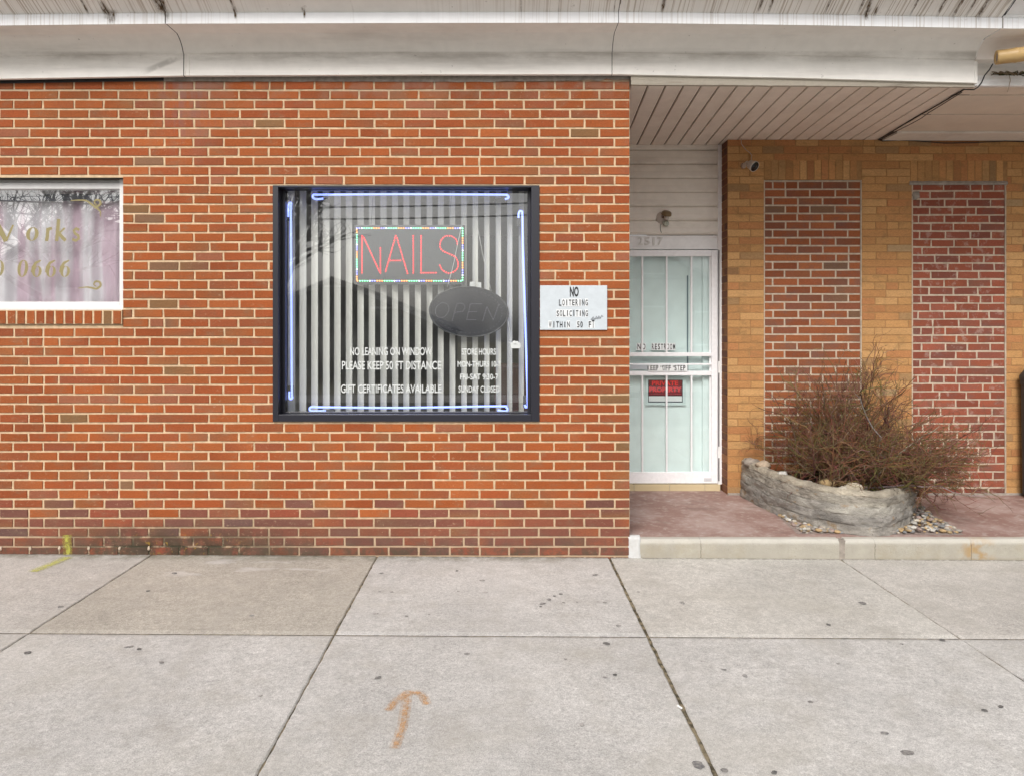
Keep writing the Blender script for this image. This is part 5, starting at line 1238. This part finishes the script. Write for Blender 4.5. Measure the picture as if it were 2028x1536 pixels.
# ------------------------------------------------------------------ bamboo pole, cables, bin, litter
g = G('bamboo'); x, y, z = g.xyz()
c = g.mix(g.noise(3, 4, g.pos((0.6, 9, 9))), (0.42, 0.255, 0.085), (0.58, 0.41, 0.19)); c = g.mix(g.mr(g.noise(14, 5), 0.58, 0.68, 0, 0.5), c, (0.28, 0.15, 0.05))
M_BAMBOO = g.pbr(c, 0.45)
p0, p1 = pt(1973, 114.5, 4.84), pt(2150, 92, 4.68); ax = (p1 - p0).normalized(); LL = (p1 - p0).length
Tb = Matrix.Translation(p0) @ ax.to_track_quat('Z', 'Y').to_matrix().to_4x4()
bam = thing('bamboo_pole', p0, 'thick tan bamboo pole lying on the ledge under the eaves', 'pole')
mb = MB(); rr = 0.047
prof = [(rr * 0.55, 0.010), (rr * 0.60, 0.0), (rr * 0.95, -0.002), (rr, 0.004), (rr * 0.98, 0.05), (rr * 0.99, 0.095), (rr * 1.05, 0.108), (rr * 1.06, 0.113), (rr * 1.01, 0.120), (rr * 1.01, 0.25), (rr * 1.07, 0.36), (rr * 1.03, 0.375), (rr * 1.05, LL)]
mb.lathe(prof, Tb, 24); build(mb, 'pole', M_BAMBOO, bam, smooth=True)
mb = MB(); mb.lathe([(rr * 0.57, 0.006), (0.0, 0.004)], Tb, 24); build(mb, 'cut_end', plain('grey_wood_end', (0.30, 0.24, 0.21), 0.9), bam)
mb = MB(); rows_ = [(1966, 127, 4.86), (1960, 138, 4.92), (1950, 150, 4.985), (1944, 164, 4.985), (1937, 173, 4.99), (1929, 178, 4.995)]
P_ = [pt(*q) for q in rows_]; zc = SOF - 0.007
P_ += [Vector((px_x(1905, (EYE - zc) * FPX / (193 - 660)), 0, 0))] if False else []
for t in (0.0, 0.25, 0.5, 0.75, 1.0): P_.append(Vector((3.262 + sk * (0.06 + 1.30 * t), 0.06 + 1.30 * t, zc - 0.004 * math.sin(t * 9))))
P_.append(Vector((3.40, YW - 0.012, zc - 0.01)))
for a, b in ((1780, 278), (1820, 280), (1870, 284), (1930, 283), (1990, 280), (2060, 282)): P_.append(pt(a, b, DY - 0.012))
mb.tube(P_, 0.0042, 7)
build(mb, 'black_cable', M_BLACK, smooth=True, label='black cable running back along the porch ceiling from the bamboo pole', cat='cable')
mb = MB(); Q = [Vector((3.283 + sk * (0.12 + 1.10 * t), 0.12 + 1.10 * t, zc + 0.001 - 0.02 * math.sin(math.pi * t) * (1 if t > 0.4 else 0.5))) for t in [i / 10 for i in range(11)]]
mb.tube(Q, 0.0035, 6); build(mb, 'thin_cable', plain('dark_brown_cable', (0.035, 0.024, 0.018), 0.6), smooth=True, label='thin dark cable sagging beside the black cable on the porch ceiling', cat='cable')
mb = MB(); mb.tube([pt(1999, 150, 4.985), pt(2001, 160, 4.985), pt(1999, 168, 4.985), pt(1997, 178, 4.985), pt(1995, 183, 4.985)], 0.0022, 5); build(mb, 'loose_wire', plain('tan_wire', (0.36, 0.28, 0.20), 0.6), smooth=True, label='thin tan wire dangling over the white fascia board', cat='wire')
mb = MB()
for i in range(60):
    a, b = rng.uniform(1968, 2050), rng.uniform(134, 146); p = pt(a, b, rng.uniform(4.995, 5.028)); p.z = SOF + 0.076 + rng.uniform(0, 0.018)
    dv = Vector((rng.uniform(-1, 1), rng.uniform(-0.5, 0.5), rng.uniform(-0.2, 0.3))) * 0.04; mb.tube([p - dv, p + dv * 0.4 + Vector((0, 0, 0.004)), p + dv], 0.0035, 4, 0, rng.choice([(0.16, 0.11, 0.06), (0.07, 0.06, 0.04), (0.24, 0.19, 0.12), (0.08, 0.09, 0.04)]))
build(mb, 'debris', tint_mat('dead_leaf', 0.9, 50), kind='stuff', label='dead leaves and twigs gathered on the ledge under the bamboo pole', cat='debris')

bin_ = thing('trash_bin', (4.90, 1.06, PZ), 'dark grey trash bin against the yellow brick at the right edge', 'bin')
M_BIN = plain('dark_bin_plastic', (0.035, 0.036, 0.037), 0.5)
def rrect(cx, cy, w_, d_, z, r=0.07, n=6):
    out = []
    for sx_, sy_, a0 in ((1, 1, 0), (-1, 1, 90), (-1, -1, 180), (1, -1, 270)):
        for i in range(n + 1):
            a = R(a0 + 90 * i / n); out.append((cx + sx_ * (w_ / 2 - r) + r * math.cos(a), cy + sy_ * (d_ / 2 - r) + r * math.sin(a), z))
    return out
mb = MB(); mb.grid([rrect(4.90, 1.06, 0.645, 0.58, PZ + 0.03), rrect(4.90, 1.06, 0.655, 0.60, PZ + 0.98), rrect(4.90, 1.06, 0.665, 0.61, PZ + 0.985), rrect(4.90, 1.06, 0.665, 0.61, PZ + 1.03), rrect(4.90, 1.06, 0.60, 0.56, PZ + 1.03)], close=True); build(mb, 'bin_body', M_BIN, bin_, smooth=False)
mb = MB(); mb.grid([rrect(4.90, 1.06, 0.67, 0.62, PZ + 1.031), rrect(4.90, 1.06, 0.67, 0.62, PZ + 1.06), rrect(4.90, 1.06, 0.60, 0.56, PZ + 1.13), rrect(4.90, 1.06, 0.40, 0.36, PZ + 1.19), rrect(4.90, 1.06, 0.18, 0.16, PZ + 1.205), [(4.90, 1.06, PZ + 1.206)] * 28], close=True); build(mb, 'lid', M_BIN, bin_, smooth=True)
for sx_ in (-1, 1):
    mb = MB(); mb.lathe([(0.0, -0.025), (0.09, -0.025), (0.09, 0.025), (0.0, 0.025)], Matrix.Translation((4.90 + sx_ * 0.24, 1.27, PZ + 0.09)) @ Matrix.Rotation(R(90), 4, 'Y'), 20); build(mb, 'wheel', M_BLACK, bin_)
# cigarette end lying in the pavement joint
p = floor_pt(1346, 1401, -0.003)
mb = MB(); mb.tube([(p.x - 0.006, p.y + 0.011, ground(p.x) + 0.006), (p.x + 0.006, p.y - 0.011, ground(p.x) + 0.006)], 0.004, 8); build(mb, 'cigarette_end', plain('paper_white', (0.8, 0.8, 0.78), 0.7), label='white cigarette end lying in the wide pavement joint', cat='litter')

# ------------------------------------------------------------------ across the street (seen mirrored in the windows)
M_SID = paint_mat('white_house_siding', (0.66, 0.66, 0.70), 0.6, 0.15, scale=0.6)
M_SHG = paint_mat('grey_shingles', (0.085, 0.08, 0.08), 0.9, 0.4, (0.05, 0.05, 0.05), scale=2)
M_DRK = paint_mat('dark_house_siding', (0.095, 0.09, 0.085), 0.6, 0.2, scale=0.6)
M_BARK = paint_mat('dark_bark', (0.085, 0.07, 0.06), 0.9, 0.4, (0.04, 0.035, 0.03), scale=6)
def house(x, y, w_, dp, eave, ridge, wallm, label):
    t = thing('house', (x, y - dp / 2, 0.02), label, 'house', 'houses across the street')
    mb = MB(); x0, x1, y1, y0 = x - w_/2, x + w_/2, y, y - dp
    mb.box(x0, x1, y0, y1, 0.02, eave); mb.face([(x0, y1, eave), (x1, y1, eave), (x, y1, ridge)][::-1]); mb.face([(x0, y0, eave), (x1, y0, eave), (x, y0, ridge)]); build(mb, 'wall', wallm, t)
    mb = MB(); ov = 0.35
    for s_ in (-1, 1):
        ex = x + s_ * (w_/2 + ov); ez = eave - ov * (ridge - eave) / (w_/2)
        for z_ in (0.02, 0.16): mb.face([(x, y1 + ov, ridge + z_), (ex, y1 + ov, ez + z_), (ex, y0 - ov, ez + z_), (x, y0 - ov, ridge + z_)])
        mb.face([(x, y1 + ov, ridge + 0.02), (ex, y1 + ov, ez + 0.02), (ex, y1 + ov, ez + 0.16), (x, y1 + ov, ridge + 0.16)], 1)
    build(mb, 'roof', [M_SHG, M_SID], t)
    for wx, wz in ((-w_ * 0.27, 1.1), (w_ * 0.24, 1.1), (0, eave + 0.1)):
        mb = MB(); mb.box(x + wx - 0.55, x + wx + 0.55, y1 - 0.02, y1 + 0.05, wz - 0.08, wz + 1.38); f_ = build(mb, 'window', M_SID, t)
        mb = MB(); mb.box(x + wx - 0.46, x + wx + 0.46, y1 + 0.03, y1 + 0.06, wz, wz + 1.3); build(mb, 'pane', plain('house_glass', (0.03, 0.035, 0.04), 0.1), f_)
    mb = MB(); mb.box(x - 0.45, x + 0.45, y1 - 0.02, y1 + 0.05, 0.1, 2.2); build(mb, 'door', M_DRK, t)
house(-5.8, -20, 7.6, 9, 1.75, 3.35, M_DRK, 'dark low house with white gable edges across the street')
house(-15.6, -21, 7.4, 9, 3.1, 5.9, M_SID, 'white gabled house across the street behind bare trees')
house(6.5, -22, 9.0, 9, 2.6, 5.0, M_DRK, 'dark gabled house across the street on the right')
def bare_tree(x, y, h, seed, label):
    rt = random.Random(seed); t = thing('bare_tree', (x, y, 0.0), label, 'tree', 'bare trees across the street')
    trunk, crown = MB(), MB()
    def grow(p, dr, L_, r, lev):
        pts = [p]; seg = 5; dd = dr.normalized()
        for _ in range(seg):
            dd = (dd + Vector((rt.gauss(0, 0.13), rt.gauss(0, 0.13), rt.gauss(0.03, 0.08)))).normalized(); pts.append(pts[-1] + dd * L_ / seg)
        (trunk if lev == 0 else crown).tube(pts, [r * (1 - 0.5 * i / seg) for i in range(seg + 1)], 6 if lev < 2 else 4, cap=False)
        if lev < 4:
            for _ in range((7, 6, 5, 4)[lev]):
                k = rt.randint(2, 5); nd = dd * 0.7 + Vector((rt.gauss(0, 0.7), rt.gauss(0, 0.7), rt.gauss(0.25, 0.4)))
                grow(pts[k], nd, L_ * rt.uniform(0.42, 0.7), r * 0.48, lev + 1)
    grow(Vector((x, y, 0.0)), Vector((0, 0, 1)), h * 0.55, h * 0.026, 0)
    build(trunk, 'trunk', M_BARK, t, smooth=True); build(crown, 'crown', M_BARK, t, smooth=True)
bare_tree(-7.3, -15.5, 8.5, 2, 'tall bare tree before the dark low house across the street')
bare_tree(-12.5, -14.5, 7.5, 4, 'bare spreading tree before the white house across the street')
bare_tree(-17.5, -15.0, 8.0, 9, 'bare tree at the far side of the white house across the street')
for i, x in enumerate((-22.0, 12.0)):
    t = thing('utility_pole', (x, -12.3, 0.0), ('wooden utility pole across the street left of the white house', 'wooden utility pole across the street right of the dark houses')[i], 'pole', 'utility poles across the street')
    mb = MB(); mb.tube([(x, -12.3, 0.0), (x, -12.3, 8.0)], [0.14, 0.10], 12); build(mb, 'pole', M_BARK, t, smooth=True)
    mb = MB(); mb.box(x - 0.06, x + 0.06, -13.2, -11.4, 7.2, 7.32); build(mb, 'crossarm', M_BARK, t)
for z_, y_, nm in ((5.2, -12.2, 'lowest'), (5.5, -12.25, 'middle'), (7.3, -11.6, 'topmost')):
    mb = MB(); mb.tube([(-22 + 34 * i / 20, y_, z_ - 0.9 * 4 * (i / 20) * (1 - i / 20)) for i in range(21)], 0.02, 5); build(mb, 'overhead_wire', M_BLACK, smooth=True, label=nm + ' overhead wire strung between the utility poles', cat='wire', group='overhead wires')
